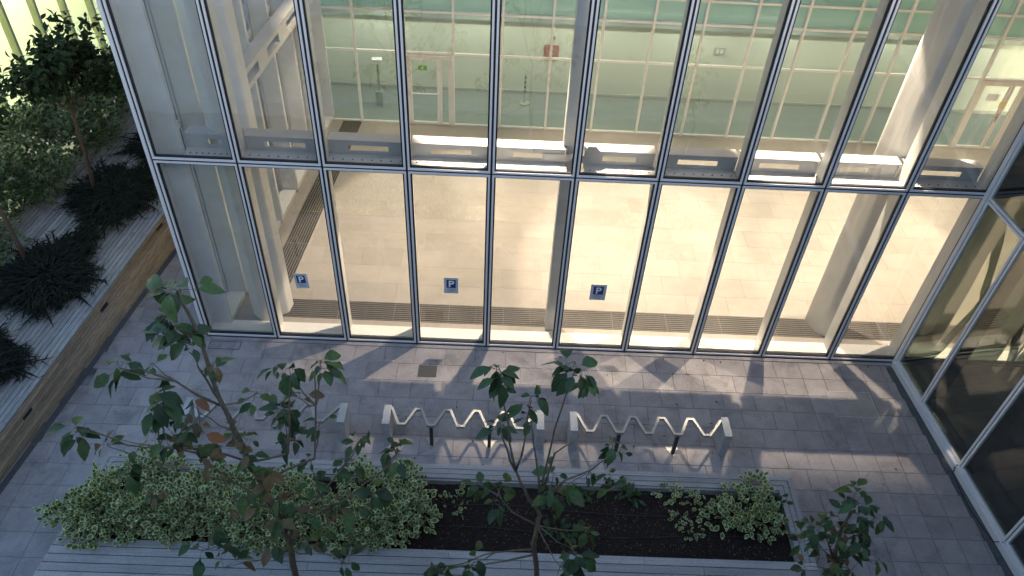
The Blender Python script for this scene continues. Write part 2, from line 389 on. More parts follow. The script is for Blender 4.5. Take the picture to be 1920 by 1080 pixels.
# ------------------------------------------------------------------ slotted beams behind the glass
def beam_seg(t, x0, x1, slot=True, first=False):
    L = x1 - x0; cx = (x0 + x1) / 2; m = MB(); h = L / 2
    s0, s1 = -h + .32, h - .32
    if slot:
        m.box(-h, h, .40, .415, 4.07, 4.225); m.box(-h, h, .40, .415, 4.325, 4.40)
        m.box(-h, s0, .40, .415, 4.225, 4.325); m.box(s1, h, .40, .415, 4.225, 4.325)
    else: m.box(-h, h, .40, .415, 4.07, 4.40)
    m.build('web', M_beam, t, T(cx, 0, 0))
    MB().box(-h, h, .39, .64, 4.401, 4.425).build('top_flange', M_beam, t, T(cx, 0, 0))
    MB().box(-h, h, .05, .385, 4.142, 4.163).build('base_plate', M_beam, t, T(cx, 0, 0))
    m = MB()
    for k in range(8): m.box(-h + .1 + k * (L - .2) / 7 - .012, -h + .1 + k * (L - .2) / 7 + .012, .2, .224, 4.163, 4.170)
    m.build('bolt_heads', M_dsteel, t, T(cx, 0, 0))
    for e in (-1, 1):
        MB().box(e * (h - .03) - .02, e * (h - .03) + .02, .375, .3985, 4.10, 4.40).build('bracket', M_beam, t, T(cx, 0, 0))
t = thing('steel_beam', 'white slotted steel beam behind the left five bays of front glazing', 'beam', (3.5, .4, 4.1))
for i in range(5): beam_seg(t, i * 1.4 + (.45 if i == 0 else .037), (i + 1) * 1.4 - (.14 if i == 4 else .037))
bx('splice_plate', 6.45, 7.0, .383, .398, 4.20, 4.34, M_beam, t)
t = thing('steel_beam', 'white slotted steel beam behind the right five bays of front glazing', 'beam', (10.5, .4, 4.1))
for i in range(5, 10): beam_seg(t, i * 1.4 + (.16 if i == 5 else .037), (i + 1) * 1.4 - .037)
bx('splice_plate', 7.05, 7.42, .383, .398, 4.18, 4.32, M_beam, t)
m = MB(); m.add([(7.2, .37, 4.33), (7.34, .37, 4.33), (7.48, .37, 4.36), (7.34, .37, 4.52), (7.2, .37, 4.52), (7.2, .382, 4.33), (7.34, .382, 4.33), (7.48, .382, 4.36), (7.34, .382, 4.52), (7.2, .382, 4.52)],
              [(0, 1, 2, 3, 4), (9, 8, 7, 6, 5)] + [(i, i + 5, (i + 1) % 5 + 5, (i + 1) % 5) for i in range(5)])
m.build('gusset', M_beam, t)
t = thing('steel_beam', 'white slotted beam running back along the left side glazing', 'beam', (1, 5, 4.1))
def sb(x, y): return (.82 + .08 * (y - 2) + x, y)
m = MB()
for a, b, z0, z1 in [(2, 8.3, 4.05, 4.16), (2, 8.3, 4.36, 4.46)] + [(2 + 1.25 * k, 2.5 + 1.25 * k, 4.16, 4.36) for k in range(5)]:
    m.prism([sb(0, a), sb(.02, a), sb(.02, b), sb(0, b)], z0, z1)
m.build('web', M_beam, t)
MB().prism([sb(-.25, 2), sb(.03, 2), sb(.03, 8.3), sb(-.25, 8.3)], 4.461, 4.485).build('top_flange', M_beam, t)
MB().prism([sb(-.45, 1.2), sb(-.02, 1.2), sb(-.02, 8.3), sb(-.45, 8.3)], 4.142, 4.163).build('base_plate', M_beam, t)
for k in range(6): MB().prism([sb(-.44, 1.18 + 1.25 * k + .06), sb(-.002, 1.18 + 1.25 * k + .06), sb(-.002, 1.26 + 1.25 * k + .06), sb(-.44, 1.26 + 1.25 * k + .06)], 4.164, 4.44).build('bracket', M_beam, t)

# ------------------------------------------------------------------ columns
def column(poly, label):
    cx = sum(q[0] for q in poly) / len(poly); cy_ = sum(q[1] for q in poly) / len(poly)
    pts = []
    n = len(poly)
    for i in range(n):       # rounded corners
        a, b, c2 = Vector(poly[i - 1]), Vector(poly[i]), Vector(poly[(i + 1) % n])
        p0 = b.lerp(a, .12); p1 = b.lerp(c2, .12)
        for s in (0, .33, .67, 1):
            q = p0.lerp(b, s).lerp(b.lerp(p1, s), s); pts.append((q.x - cx, q.y - cy_))
    t = thing('column', label, 'column', (cx, cy_, 0), 'hall columns')
    MB().prism(pts, 0, ZTOP).build('shaft', M_white, t, T(cx, cy_, 0))
column([(.74, .62), (.98, .42), (1.46, .70), (1.5, .98), (1.2, 1.1), (.8, .95)], 'white angular column by the left corner of the hall')
column([(12.38, 1.10), (12.58, .68), (12.88, .56), (13.10, .74), (12.98, 1.15), (12.7, 1.3)], 'thick white faceted column in the right bays of the hall')
t = thing('column', 'slim white rectangular column behind the middle mullion of the hall', 'column', (6.92, .62, 0), 'hall columns')
bx('shaft', 6.80, 7.04, .50, .76, 0, ZTOP, M_white, t)

# ------------------------------------------------------------------ hall shell: back partition, ceiling
struct(bx('hall_ceiling', -.3, 22, -.05, 8.6, ZTOP + .002, 8.6, M_whitew))
struct(bx('roof', -.6, 24, -.3, 17, 8.602, 9.0, M_wall2))
bw = struct(bx('back_wall', .55, 22, 8.5, 8.64, 4.40, ZTOP, M_whitew))
struct(bx('right_end_wall', 21.0, 21.2, 0, 8.5, 0, ZTOP, M_whitew))
pg = thing('inner_glazing', 'clear inner glazing between the lit hall and the dark wing', 'glass partition', (17, .05, 0))
for k in range(3):
    a, b = 14.08 + 2.3 * k, 14.08 + 2.3 * (k + 1) - .03
    MB().box(a, b, .0, .02, .10, 4.1).build('pane', M_glass, pg)
    bx('sill', a, b + .028, .03, .33, 0, .098, M_white, pg)
    bx('post', b, b + .03, -.01, .05, 0, 4.1, M_white, pg)
bx('upper_panel', 14.08, 21, -.02, .08, 4.1, ZTOP, M_whitew, pg)
bp_ = thing('glazed_partition', 'green tinted glazed partition with cream frames at the back of the hall', 'partition', (10, 8.5, 0))
BX = [.58, 1.78] + [3.07 + 1.29 * k for k in range(15)]
ZR = [0, 2.13, 3.25, 3.86, 4.40]
for x in BX[1:]: bx('mullion', x - .030, x + .030, 8.42, 8.53, 0, 4.4, M_cream, bp_)
for z in ZR[1:]:
    for a, b in zip(BX, BX[1:]): bx('transom', a + .031, b - .031, 8.462, 8.528, z - .028, z + .028, M_cream, bp_)
DOORS = {2: 'a', 14: 'b'}
for i, (a, b) in enumerate(zip(BX, BX[1:])):
    for j, (z0, z1) in enumerate(zip(ZR, ZR[1:])):
        if j == 0 and i in DOORS: continue
        MB().box(a + .02, b - .02, 8.487, 8.499, z0 + .02, z1 - .02).build('pane', M_ggreen, bp_)
    for z0, z1 in ((3.25, 3.86), (3.86, 4.4)): bx('spandrel_panel', a + .035, b - .035, 8.56, 8.60, z0 + .03, z1 - .03, M_teal, bp_)
    if i not in DOORS: bx('base_rail', a + .031, b - .031, 8.465, 8.525, 0, .04, M_cream, bp_)
def door(i, label, hang):
    a, b = BX[i] + .032, BX[i + 1] - .032
    t = thing('glass_door', label, 'door', ((a + b) / 2, 8.5, 0), 'cream framed doors in the back partition')
    m = MB(); m.box(a, a + .05, 8.44, 8.53, 0, 2.09); m.box(b - .05, b, 8.44, 8.53, 0, 2.09); m.box(a + .05, b - .05, 8.44, 8.53, 2.03, 2.09); m.build('frame', M_cream, t)
    s = a + .05 + (b - a - .1) * .74
    m = MB(); ring(m, a + .055, s, .01, 2.02, .075, 8.45, 8.50); lf = m.build('leaf', M_cream, t)
    MB().box(a + .12, s - .065, 8.47, 8.482, .08, 1.95).build('pane', M_ggreen, lf)
    m = MB(); ring(m, s + .012, b - .055, .01, 2.02, .05, 8.45, 8.50); sd = m.build('side_light', M_cream, t)
    MB().box(s + .055, b - .10, 8.47, 8.482, .05, 1.98).build('pane', M_ggreen, sd)
    if hang == 'bar':
        m = MB(); m.tube([(a + .08, 8.41, .98), (s - .03, 8.41, .98)], .022, 8); m.box(a + .07, a + .11, 8.41, 8.455, .95, 1.01); m.box(s - .06, s - .02, 8.41, 8.455, .95, 1.01); m.build('push_bar', M_wsign, t)
    else:
        m = MB(); m.box(s - .05, s - .02, 8.43, 8.448, .9, 1.15); m.tube([(s - .035, 8.40, 1.05), (s - .17, 8.40, 1.05)], .012, 6); m.build('handle', M_steel, t)
    return t, a, s
d1, a1, s1 = door(2, 'cream framed glass door with push bar and green exit sticker', 'bar')
d2, a2, s2 = door(14, 'cream framed glass door with lever handle behind the rightmost hall bay', 'lever')
t = thing('exit_sign', 'small green exit sticker with white figure on the glass door', 'sign', (3.5, 8.44, 1.72))
bx('plate', 3.42, 3.66, 8.425, 8.43, 1.66, 1.80, M_gsign, t)
m = MB(); m.box(3.525, 3.555, 8.420, 8.4245, 1.69, 1.765); m.box(3.53, 3.55, 8.420, 8.4245, 1.77, 1.787); m.box(3.50, 3.5245, 8.420, 8.4245, 1.73, 1.745); m.build('figure', M_wsign, t)
tag(bx('notice', s2 - .16, s2 + .02, 8.424, 8.428, 1.32, 1.52, M_yel), 'yellow paper note taped beside the lever handle of the right door', 'notice')
tag(bx('notice', a2 + .30, a2 + .62, 8.444, 8.447, 1.52, 1.72, M_wsign), 'white paper notice on the pane of the right hall door', 'notice')
# corridor behind
struct(bx('corridor_floor', .4, 22, 8.5, 10.9, -.099, -.004, M_corrf))
cw = struct(bx('corridor_wall', .4, 22, 10.55, 10.8, 0, 3.3, M_corrw))
struct(bx('corridor_end_wall', .3, .5, 8.53, 10.55, 0, 3.3, M_corrw))
struct(bx('corridor_ceiling', .3, 22, 8.66, 10.9, 3.302, 3.4, M_whitew))
tag(bx('bulkhead', .51, 22, 10.38, 10.548, 2.27, 3.3, M_bulk), 'grey green bulkhead along the top of the corridor wall', 'bulkhead')
tag(bx('skirting_rail', .51, 22, 10.50, 10.548, .0, .09, M_grey), 'grey skirting rail along the foot of the corridor wall', 'skirting')
def clamp(label, x):
    t = thing('corridor_lamp', label, 'lamp', (x, 9.6, 3.25), 'corridor strip lamps')
    bx('housing', x - .8, x + .8, 9.52, 9.68, 3.26, 3.30, M_wsign, t); bx('tube', x - .75, x + .75, 9.55, 9.65, 3.24, 3.258, E_cool, t)
    l = bpy.data.lights.new('strip', 'AREA'); l.shape = 'RECTANGLE'; l.size = 1.5; l.size_y = .1; l.energy = 8.5; l.color = (1, .97, .84)
    o = bpy.data.objects.new('light', l); put(o, T(x, 9.6, 3.23), t)
for k, n in enumerate(('first', 'second', 'third', 'fourth', 'fifth', 'sixth', 'seventh')): clamp('%s strip lamp from the left on the corridor ceiling' % n, 2.2 + 2.9 * k)
t = thing('hose_sign', 'faded red square fire hose sign on the corridor wall', 'sign', (7.05, 10.5, 1.3))
m = MB(); q = [(math.cos(a) * .0 + sx * .17 + .05 * math.cos(b), sz * .19 + .05 * math.sin(b)) for sx, sz, a, b in
               [(sx, sz, 0, b0 + k * math.pi / 6) for sx, sz, b0 in ((1, 1, 0), (-1, 1, math.pi / 2), (-1, -1, math.pi), (1, -1, 1.5 * math.pi)) for k in range(4)]]
m.add([(7.07 + x, 10.53, 1.32 + z) for x, z in q] + [(7.07 + x, 10.548, 1.32 + z) for x, z in q],
      [tuple(range(15, -1, -1))[::-1], tuple(range(31, 15, -1))] + [(i, i + 16, (i + 1) % 16 + 16, (i + 1) % 16) for i in range(16)])
m.build('plate', M_red, t)
m = MB(); m.tube([(7.09 + .08 * math.cos(a), 10.525, 1.34 + .08 * math.sin(a)) for a in np.linspace(0, 6.0, 14)], .012, 5); m.tube([(7.01, 10.525, 1.34), (7.01, 10.525, 1.22)], .012, 5); m.build('symbol', mat('pale_red', (.6, .36, .3), .5), t)
t = thing('wall_panel', 'small grey twin switch panel on the corridor wall right of the middle', 'switch panel', (11.96, 10.5, 1.6))
bx('plate', 11.80, 12.12, 10.52, 10.548, 1.5, 1.72, M_grey, t)
for k in (0, 1): bx('switch', 11.85 + .12 * k, 11.93 + .12 * k, 10.512, 10.519, 1.55, 1.67, M_wsign, t)
for x, z, lab in ((2.6, 1.95, 'small grey box on the corridor wall left of the exit door'), (7.10, 1.78, 'small grey box on the corridor wall above the red sign')):
    t = thing('wall_box', lab, 'switch panel', (x, 10.5, z)); bx('plate', x - .07, x + .07, 10.53, 10.548, z - .06, z + .06, M_grey, t); bx('switch', x - .035, x + .035, 10.52, 10.529, z - .03, z + .03, M_dsteel, t)
t = thing('sanitiser_stand', 'slim grey sanitiser stand in the corridor left of the exit door', 'stand', (2.14, 9.5, 0))
bx('bin', 2.04, 2.24, 9.4, 9.6, 0, .42, M_grey, t); bx('post', 2.11, 2.17, 9.5, 9.56, .42, 1.3, M_grey, t); bx('head', 2.0, 2.28, 9.38, 9.56, 1.3, 1.42, M_wsign, t)
t = thing('rope_stand', 'thin post on a round base standing in the corridor', 'stand', (6.35, 9.9, 0))
m = MB(); m.prism([(6.35 + .16 * math.cos(a), 9.9 + .16 * math.sin(a)) for a in np.linspace(0, 6.283, 17)[:-1]], 0, .03); m.build('base', M_grey, t)
m = MB(); m.tube([(6.35, 9.9, .03), (6.35, 9.9, .95)], .025, 8); m.build('post', M_grey, t)
m = MB()
for k in range(4): m.tube([(6.35, 9.9, .35 + .15 * k), (6.35, 9.9, .42 + .15 * k)], .032, 8)
m.build('band', M_dsteel, t)

# ------------------------------------------------------------------ hall downlights
bf = thing('spill_baffle', 'long white baffle added out of view to cut the spill of the hall downlights', 'baffle', (10, 1.7, 7.5))  # unseen boards, added to give the downlight spill a straight edge on the paving
for k in range(10): bx('board', .4 + 2.05 * k, 2.44 + 2.05 * k, 1.67, 1.70, 7.43, ZTOP, M_white, bf)
def downlight(x, y, label, e):
    t = thing('downlight', label, 'lamp', (x, y, 8.0), 'hall ceiling downlights')
    m = MB(); m.tube([(0, 0, 8.06), (0, 0, ZTOP)], [.10, .10], 16); m.build('housing', M_house, t, T(x, y, 0))
    m = MB(); m.prism([(.08 * math.cos(a), .08 * math.sin(a)) for a in np.linspace(0, 6.283, 17)[:-1]], 8.045, 8.058); m.build('diffuser', E_warm, t, T(x, y, 0))
    l = bpy.data.lights.new('spot', 'SPOT'); l.energy = e * (.54 if y < 3 else .38); l.color = (1, .83, .63); l.spot_size = math.radians(72 if y < 3 else 56); l.spot_blend = .12 if y < 3 else .5; l.shadow_soft_size = .045
    o = bpy.data.objects.new('light', l); put(o, T(x, y, 8.0), t)
    l = bpy.data.lights.new('fill_disk', 'AREA'); l.shape = 'DISK'; l.size = .5; l.energy = e * .006; l.color = (1, .84, .66)  # wide disk added as diffuse fill for the hall, larger than the fitting
    o = bpy.data.objects.new('fill_disk', l); put(o, T(x, y, 8.03), t)
for x, y, e, lab in [(6.3, 2.03, 1900, 'front row, middle of the hall'), (11.8, 2.03, 2200, 'front row, right of the middle'), (17.3, 2.03, 1500, 'front row, right end'),
                     (2.6, 5.2, 700, 'back row, left end'), (8.3, 5.2, 1300, 'back row, middle of the hall'), (13.8, 5.2, 1300, 'back row, right of the middle'), (19.0, 5.4, 1100, 'back row, right end')]:
    downlight(x, y, 'round black ceiling downlight in the hall, ' + lab, e)

# ------------------------------------------------------------------ right glass wing
wg = thing('glass_wing', 'dark glazed wing on the right with grey tinted panes and metal sill', 'glass facade', (14.1, -4, 0))
WY = [-.14, -1.2, -2.66, -4.12, -5.58, -7.04, -8.5]
def wk(x, y): return (wing_x(y) + x, y)
def wprism(x0, x1, ya, yb): return [wk(x0, yb), wk(x1, yb), wk(x1, ya), wk(x0, ya)]
def wing_hit(zx, zy):
    d = CR @ Vector(((1680 + zx / 2.7 - 960) / FPX, -(340 + zy / 2.7 - 540) / FPX, -1.0)); o = CAM
    t_ = (13.955 - .094 * o.y - o.x) / (d.x + .094 * d.y); q = o + d * t_; return (q.y, q.z)
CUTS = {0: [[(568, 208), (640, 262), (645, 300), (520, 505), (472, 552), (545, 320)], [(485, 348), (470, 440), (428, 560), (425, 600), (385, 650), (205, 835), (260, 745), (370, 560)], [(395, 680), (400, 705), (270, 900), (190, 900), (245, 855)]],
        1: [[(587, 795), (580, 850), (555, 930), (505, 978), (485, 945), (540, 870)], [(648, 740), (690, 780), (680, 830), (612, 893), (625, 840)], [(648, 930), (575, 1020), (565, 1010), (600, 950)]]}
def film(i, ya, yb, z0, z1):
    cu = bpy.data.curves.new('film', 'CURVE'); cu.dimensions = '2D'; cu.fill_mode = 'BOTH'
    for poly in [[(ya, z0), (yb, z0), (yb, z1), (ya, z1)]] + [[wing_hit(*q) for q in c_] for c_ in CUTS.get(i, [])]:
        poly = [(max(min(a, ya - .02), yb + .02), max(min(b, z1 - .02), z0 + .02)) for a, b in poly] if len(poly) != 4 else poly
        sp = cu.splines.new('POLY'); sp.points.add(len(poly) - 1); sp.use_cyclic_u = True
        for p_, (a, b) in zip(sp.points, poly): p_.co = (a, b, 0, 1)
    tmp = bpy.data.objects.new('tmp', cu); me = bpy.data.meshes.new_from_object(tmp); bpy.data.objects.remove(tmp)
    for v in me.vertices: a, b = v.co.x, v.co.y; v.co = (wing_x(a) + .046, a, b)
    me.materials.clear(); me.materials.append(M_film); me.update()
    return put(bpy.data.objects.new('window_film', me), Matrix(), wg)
for i, (ya, yb) in enumerate(zip(WY, WY[1:])):
    MB().prism(wprism(-.07, .16, ya - .002, yb), 0, .13).build('sill', M_alu, wg)
    for z0, z1 in ((.14, ZT - .01), (ZT + .01, 8.4)):
        m = MB(); a, b = ya - .01, yb + .01
        m.prism(wprism(.0, .05, a, b), z0, z0 + .045); m.prism(wprism(.0, .05, a, b), z1 - .045, z1)
        m.prism(wprism(.0, .05, a, a - .045), z0 + .045, z1 - .045); m.prism(wprism(.0, .05, b + .045, b), z0 + .045, z1 - .045)
        fr = m.build('window_frame', M_alu, wg)
        MB().prism(wprism(.02, .04, a - .02, b + .02), z0 + .02, z1 - .02).build('pane', M_gwing, fr)
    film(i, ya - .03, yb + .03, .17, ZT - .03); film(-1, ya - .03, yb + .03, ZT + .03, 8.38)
    MB().prism(wprism(.01, .07, yb + .0095, yb - .0095), .14, 8.4).build('mullion_core', M_black, wg)
    MB().prism(wprism(.075, .33, yb + .03, yb - .03), .01, 8.4).build('fin', M_dark, wg)
MB().prism(wprism(-.02, .06, -.06, -.139), 0, 8.4).build('corner_post', M_alu, wg)
struct(MB().prism([wk(.0, -.05), wk(.0, -11), (24, -11), (24, -.05)][::-1], -.098, -.002).build('wing_floor', M_carpet))
struct(bx('wing_back_wall', 21.5, 21.7, -11, -.05, 0, 8.4, M_dark))
struct(MB().prism([wk(.08, -.05), wk(.08, -11), (24, -11), (24, -.05)][::-1], 8.402, 8.8).build('wing_roof', M_wall2))
struct(bx('wing_end_wall', 14.8, 24, -11.2, -11, 0, 8.4, M_dark))
tag(MB().prism(wprism(.42, .56, -.2, -8.4), 0, .05).build('floor_strip', M_strip), 'brown floor strip inside the dark wing parallel to its glass', 'floor strip')
cb = MB(); pts = []
for s in np.linspace(0, 1, 24):
    y = -2.7 - 1.35 * s; pts.append((wing_x(y) - .09 - .07 * math.sin(s * math.pi) , y, .012))
pts = [(wing_x(-2.62) - .02, -2.62, .14), (wing_x(-2.66) - .08, -2.66, .12)] + pts + [(wing_x(-4.08) - .075, -4.1, .10), (wing_x(-4.1) - .02, -4.13, .14)]
cb.tube(pts, .009, 6); tag(cb.build('cable', M_black, smooth=True), 'thin black cable looping along the foot of the right wing sill', 'cable')

# ------------------------------------------------------------------ parking signs on the glass
def psign(x0, x1, z0, z1, lab, tilt):
    t = thing('parking_sign', lab, 'sign', ((x0 + x1) / 2, -.02, z0), 'parking notices on the glass')
    cx = (x0 + x1) / 2; W = x1 - x0; H = z1 - z0
    Mx = T(cx, -.0135, z0) @ Matrix.Rotation(math.radians(tilt), 4, 'Y')
    MB().box(-W / 2, W / 2, -.003, 0, 0, H).build('sheet', M_paper, t, Mx)
    MB().box(-W * .32, W * .32, -.0045, -.0031, H * .36, H * .88).build('square', M_blue, t, Mx)
    cu = bpy.data.curves.new('letter', 'FONT'); cu.body = 'P'; cu.size = H * .56; cu.align_x = 'CENTER'; cu.extrude = .0006; cu.offset = .004
    cu.materials.append(M_wsign)
    tmp = bpy.data.objects.new('tmp', cu); me = bpy.data.meshes.new_from_object(tmp); bpy.data.objects.remove(tmp)
    o = bpy.data.objects.new('letter', me); put(o, Mx @ T(0, -.0055, H * .43) @ Matrix.Rotation(math.pi / 2, 4, 'X'), t)
    m = MB()
    for k, f in enumerate((.5, .62, .4)): m.box(-W * f / 2, W * f / 2, -.004, -.0031, H * (.27 - .08 * k), H * (.27 - .08 * k) + H * .035)
    m.build('text_lines', mat('print_grey', (.22, .25, .30), .6), t, Mx)
psign(1.97, 2.22, 1.38, 1.74, 'leftmost of three parking notices, taped on the second lower pane from the left', -3)
psign(4.77, 5.04, 1.40, 1.79, 'middle parking notice, on the fourth lower pane from the left', 0)
psign(7.54, 7.84, 1.38, 1.77, 'rightmost of three parking notices, on the pane right of the middle column', 0)

# ------------------------------------------------------------------ bicycle racks
def rack(x0, x1, lab):
    t = thing('bicycle_rack', lab, 'bicycle rack', ((x0 + x1) / 2, -2.3, 0), 'zigzag bicycle racks')
    H = .58
    for x in (x0 + .07, x1 - .07):
        MB().box(-.065, .065, -.21, .21, 0, H).build('end_post', M_conc, t, T(x, -2.31, 0))
    xs0, xs1 = x0 + .14, x1 - .14; n = 5; P_ = (xs1 - xs0) / n; pts = [(xs0, -2.14)]
    bots = []
    for k in range(n):
        a = xs0 + k * P_
        pts += [(a + P_ * .30, -2.50), (a + P_ * .52, -2.50)]; bots.append(a + P_ * .41)
        if k < n - 1: pts += [(a + P_ * .83, -2.16), (a + P_ * 1.03, -2.16)]
    pts += [(xs1, -2.16)]
    # mitred flat bar
    V = [Vector(p_) for p_ in pts]; hw = .022; L_, R_ = [], []
    for i, p_ in enumerate(V):
        d0 = (V[i] - V[i - 1]).normalized() if i else (V[1] - V[0]).normalized()
        d1 = (V[i + 1] - V[i]).normalized() if i + 1 < len(V) else d0
        b = (d0 + d1).normalized(); nrm = Vector((-b.y, b.x)); k = hw / max(.4, nrm.dot(Vector((-d0.y, d0.x))))
        L_.append(p_ + nrm * k); R_.append(p_ - nrm * k)
    m = MB(); vs = []
    for l_, r__ in zip(L_, R_): vs += [(l_.x, l_.y, H - .06), (r__.x, r__.y, H - .06), (r__.x, r__.y, H - .004), (l_.x, l_.y, H - .004)]
    fs = []
    for i in range(len(V) - 1):
        for k in range(4): fs.append((4 * i + k, 4 * i + (k + 1) % 4, 4 * i + 4 + (k + 1) % 4, 4 * i + 4 + k))
    m.add(vs, fs); m.build('zigzag_bar', M_steel, t)
    for k in (1, 3):
        x = bots[k]
        bx('support_post', x - .03, x + .03, -2.53, -2.475, .012, H - .061, M_dsteel, t)
        m = MB(); m.prism([(x - .13, -2.36), (x, -2.60), (x + .13, -2.36)], 0, .011); m.build('foot_plate', M_steel, t)
rack(.38, 3.22, 'steel zigzag bicycle rack at the left, half hidden by the tree')
rack(3.86, 6.70, 'steel zigzag bicycle rack in the middle of the row of three')
rack(7.15, 10.0, 'steel zigzag bicycle rack at the right end of the row')

# ------------------------------------------------------------------ planter with slatted rim
PZ = .45
pl = thing('planter', 'long raised timber planter with slatted rim and wide plank bench', 'planter', (5, -4, 0))
PL = lambda y: -.72 + .108 * (y + 4.3)      # outer left edge
def plank_poly(poly, z0, z1, name='plank', mt=None):
    cx = sum(p_[0] for p_ in poly) / len(poly); cy_ = sum(p_[1] for p_ in poly) / len(poly)
    return MB().prism([(a - cx, b - cy_) for a, b in poly], 0, z1 - z0).build(name, mt or M_wood, pl, T(cx, cy_, z0))
yo, yi, xo, xi = -3.22, -3.50, 10.88, 10.60; n = 3
for k in range(n):
    g = .011; w_ = .28 / n
    a, b = yo - k * w_, yo - (k + 1) * w_ + g
    xr0, xr1 = xo - k * w_, xo - (k + 1) * w_ + g
    xs = [PL(a) + k * w_, 2.4 + .3 * k, 5.0 - .4 * k, 7.8 + .2 * k]
    for i in range(len(xs)):
        e = xs[i + 1] - .004 if i + 1 < len(xs) else None
        if e: plank_poly([(xs[i], b), (e, b), (e, a), (xs[i], a)], PZ - .03, PZ + random.uniform(-.002, .002))
        else: plank_poly([(xs[i], b), (xr1, b), (xr0, a), (xs[i], a)], PZ - .03, PZ + random.uniform(-.002, .002))
    plank_poly([(xr1, -4.77), (xr0, -4.77), (xr0, a - .004), (xr1, b - .004)], PZ - .03, PZ)
    l0, l1 = k * w_, (k + 1) * w_ - g
    plank_poly([(PL(-4.77) + l0, -4.77), (PL(-4.77) + l1, -4.77), (PL(b) + l1, b - .004), (PL(a) + l0, a - .004)], PZ - .03, PZ)
y = -4.775; r_ = 0
while y > -5.9:
    cuts = [PL(y) , 1.9 + (r_ * 1.7) % 2.2, 5.2 + (r_ * 1.1) % 1.9, 8.2 + (r_ * .9) % 1.4, xo]
    for a, b in zip(cuts, cuts[1:]):
        piece('plank', cmesh(b - a - .005, .123, .03, .003, M_wood), T((a + b) / 2, y - .065, PZ - .03 + random.uniform(-.002, .002)), pl)
    y -= .135; r_ += 1
plank_poly([(PL(yi) + .28, yi - .02), (xi + .02, yi - .02), (xi + .02, yi + .02), (PL(yi) + .28, yi + .02)], 0, PZ - .031, 'inner_wall')
plank_poly([(PL(-4.8), -4.80), (xi + .02, -4.80), (xi + .02, -4.76), (PL(-4.8), -4.76)], 0, PZ - .031, 'inner_wall')
plank_poly([(xi + .022, -4.76), (xi + .06, -4.76), (xi + .06, yi), (xi + .022, yi)], 0, PZ - .031, 'inner_wall')
plank_poly([(PL(yo) + .03, yo - .03), (xo - .01, yo - .03), (xo - .01, yo - .01), (PL(yo) + .03, yo - .01)], 0, PZ - .031, 'outer_wall')
plank_poly([(xo - .03, -5.85), (xo - .012, -5.85), (xo - .012, yo - .03), (xo - .03, yo - .03)], 0, PZ - .031, 'outer_wall')
# soil surface with relief
m = MB(); nx, ny = 120, 16; X = np.linspace(-.5, xi + .01, nx); Y = np.linspace(-4.755, yi - .021, ny)
for j in range(ny):
    for i in range(nx): m.v.append((X[i], Y[j], .30 + .02 * math.sin(X[i] * 2.1 + Y[j]) + rng.normal(0, .008)))
m.f = [(j * nx + i, j * nx + i + 1, (j + 1) * nx + i + 1, (j + 1) * nx + i) for j in range(ny - 1) for i in range(nx - 1)]; m.m = [0] * len(m.f)
tag(m.build('soil', M_soil, None), 'dark bare soil filling the timber planter', 'soil', kind='stuff')
m = MB()
for k in range(1700):
    x, y_ = rng.uniform(.2, 10.5), rng.uniform(-4.72, -3.55); s = rng.uniform(.004, .013); a = rng.uniform(0, 3.14)
    c_, s_ = math.cos(a) * s * 1.6, math.sin(a) * s * 1.6; z = .325 + .02 * math.sin(x * 2.1 + y_)
    m.add([(x - c_, y_ - s_, z), (x + s_ * .5, y_ - c_ * .5, z + .004), (x + c_, y_ + s_, z + .002), (x - s_ * .5, y_ + c_ * .5, z)], [(0, 1, 2, 3)])
tag(m.build('mulch', M_chip, None), 'pale wood chips scattered over the planter soil', 'mulch', kind='stuff')
m = MB()
for k, yy in enumerate((-3.95, -4.35)):
    m.tube([(x, yy + .05 * math.sin(x * 1.3 + k), .335 + .02 * math.sin(x * 2.1 + yy)) for x in np.linspace(1, 10.4, 60)], .008, 5)
tag(m.build('drip_hose', M_black, None), 'thin black irrigation hoses lying on the planter soil', 'hose')
# second bed below the frame where the trees root
struct(bx('tree_bed', -1, 14, -8.0, -5.92, -.05, .28, M_soil))

# ------------------------------------------------------------------ timber deck at the left
dk = thing('timber_deck', 'raised grey timber deck with brown plank front along the left', 'deck', (-3, 1, 0))
def dz(y): return .77 + .035 * (y + 3)
def dq(t0, t1, y0, y1, zz0, zz1, name, mt):
    vs = []
    for zf in (zz0, zz1):
        for t_, y_ in ((t0, y0), (t1, y0), (t1, y1), (t0, y1)): vs.append((deck_x(y_) - t_, y_, dz(y_) + zf))
    cx, cy_, cz = [sum(v[i] for v in vs) / 8 for i in range(3)]
    m = MB(); m.add([(a - cx, b - cy_, c_ - cz) for a, b, c_ in vs], [(0, 1, 2, 3), (7, 6, 5, 4), (4, 5, 1, 0), (5, 6, 2, 1), (6, 7, 3, 2), (7, 4, 0, 3)])
    return m.build(name, mt, dk, T(cx, cy_, cz))
pw_ = .098; k = 0
while k * pw_ < 3.1:
    cuts = [-5.0] + sorted([-5 + (2.7 + (k * 1.37) % 2.6), -5 + 6.0 + (k * 1.93) % 2.4, -5 + 9.6 + (k * 1.1) % 2]) + [9.2]
    for a, b in zip(cuts, cuts[1:]): dq(k * pw_, (k + 1) * pw_ - .012, a, b - .005, -.03 , random.uniform(-.003, .002), 'deck_plank', M_deck)
    k += 1
dq(.03, 3.1, -5, 9.2, -.06, -.031, 'deck_base', M_drain)
nf = 9
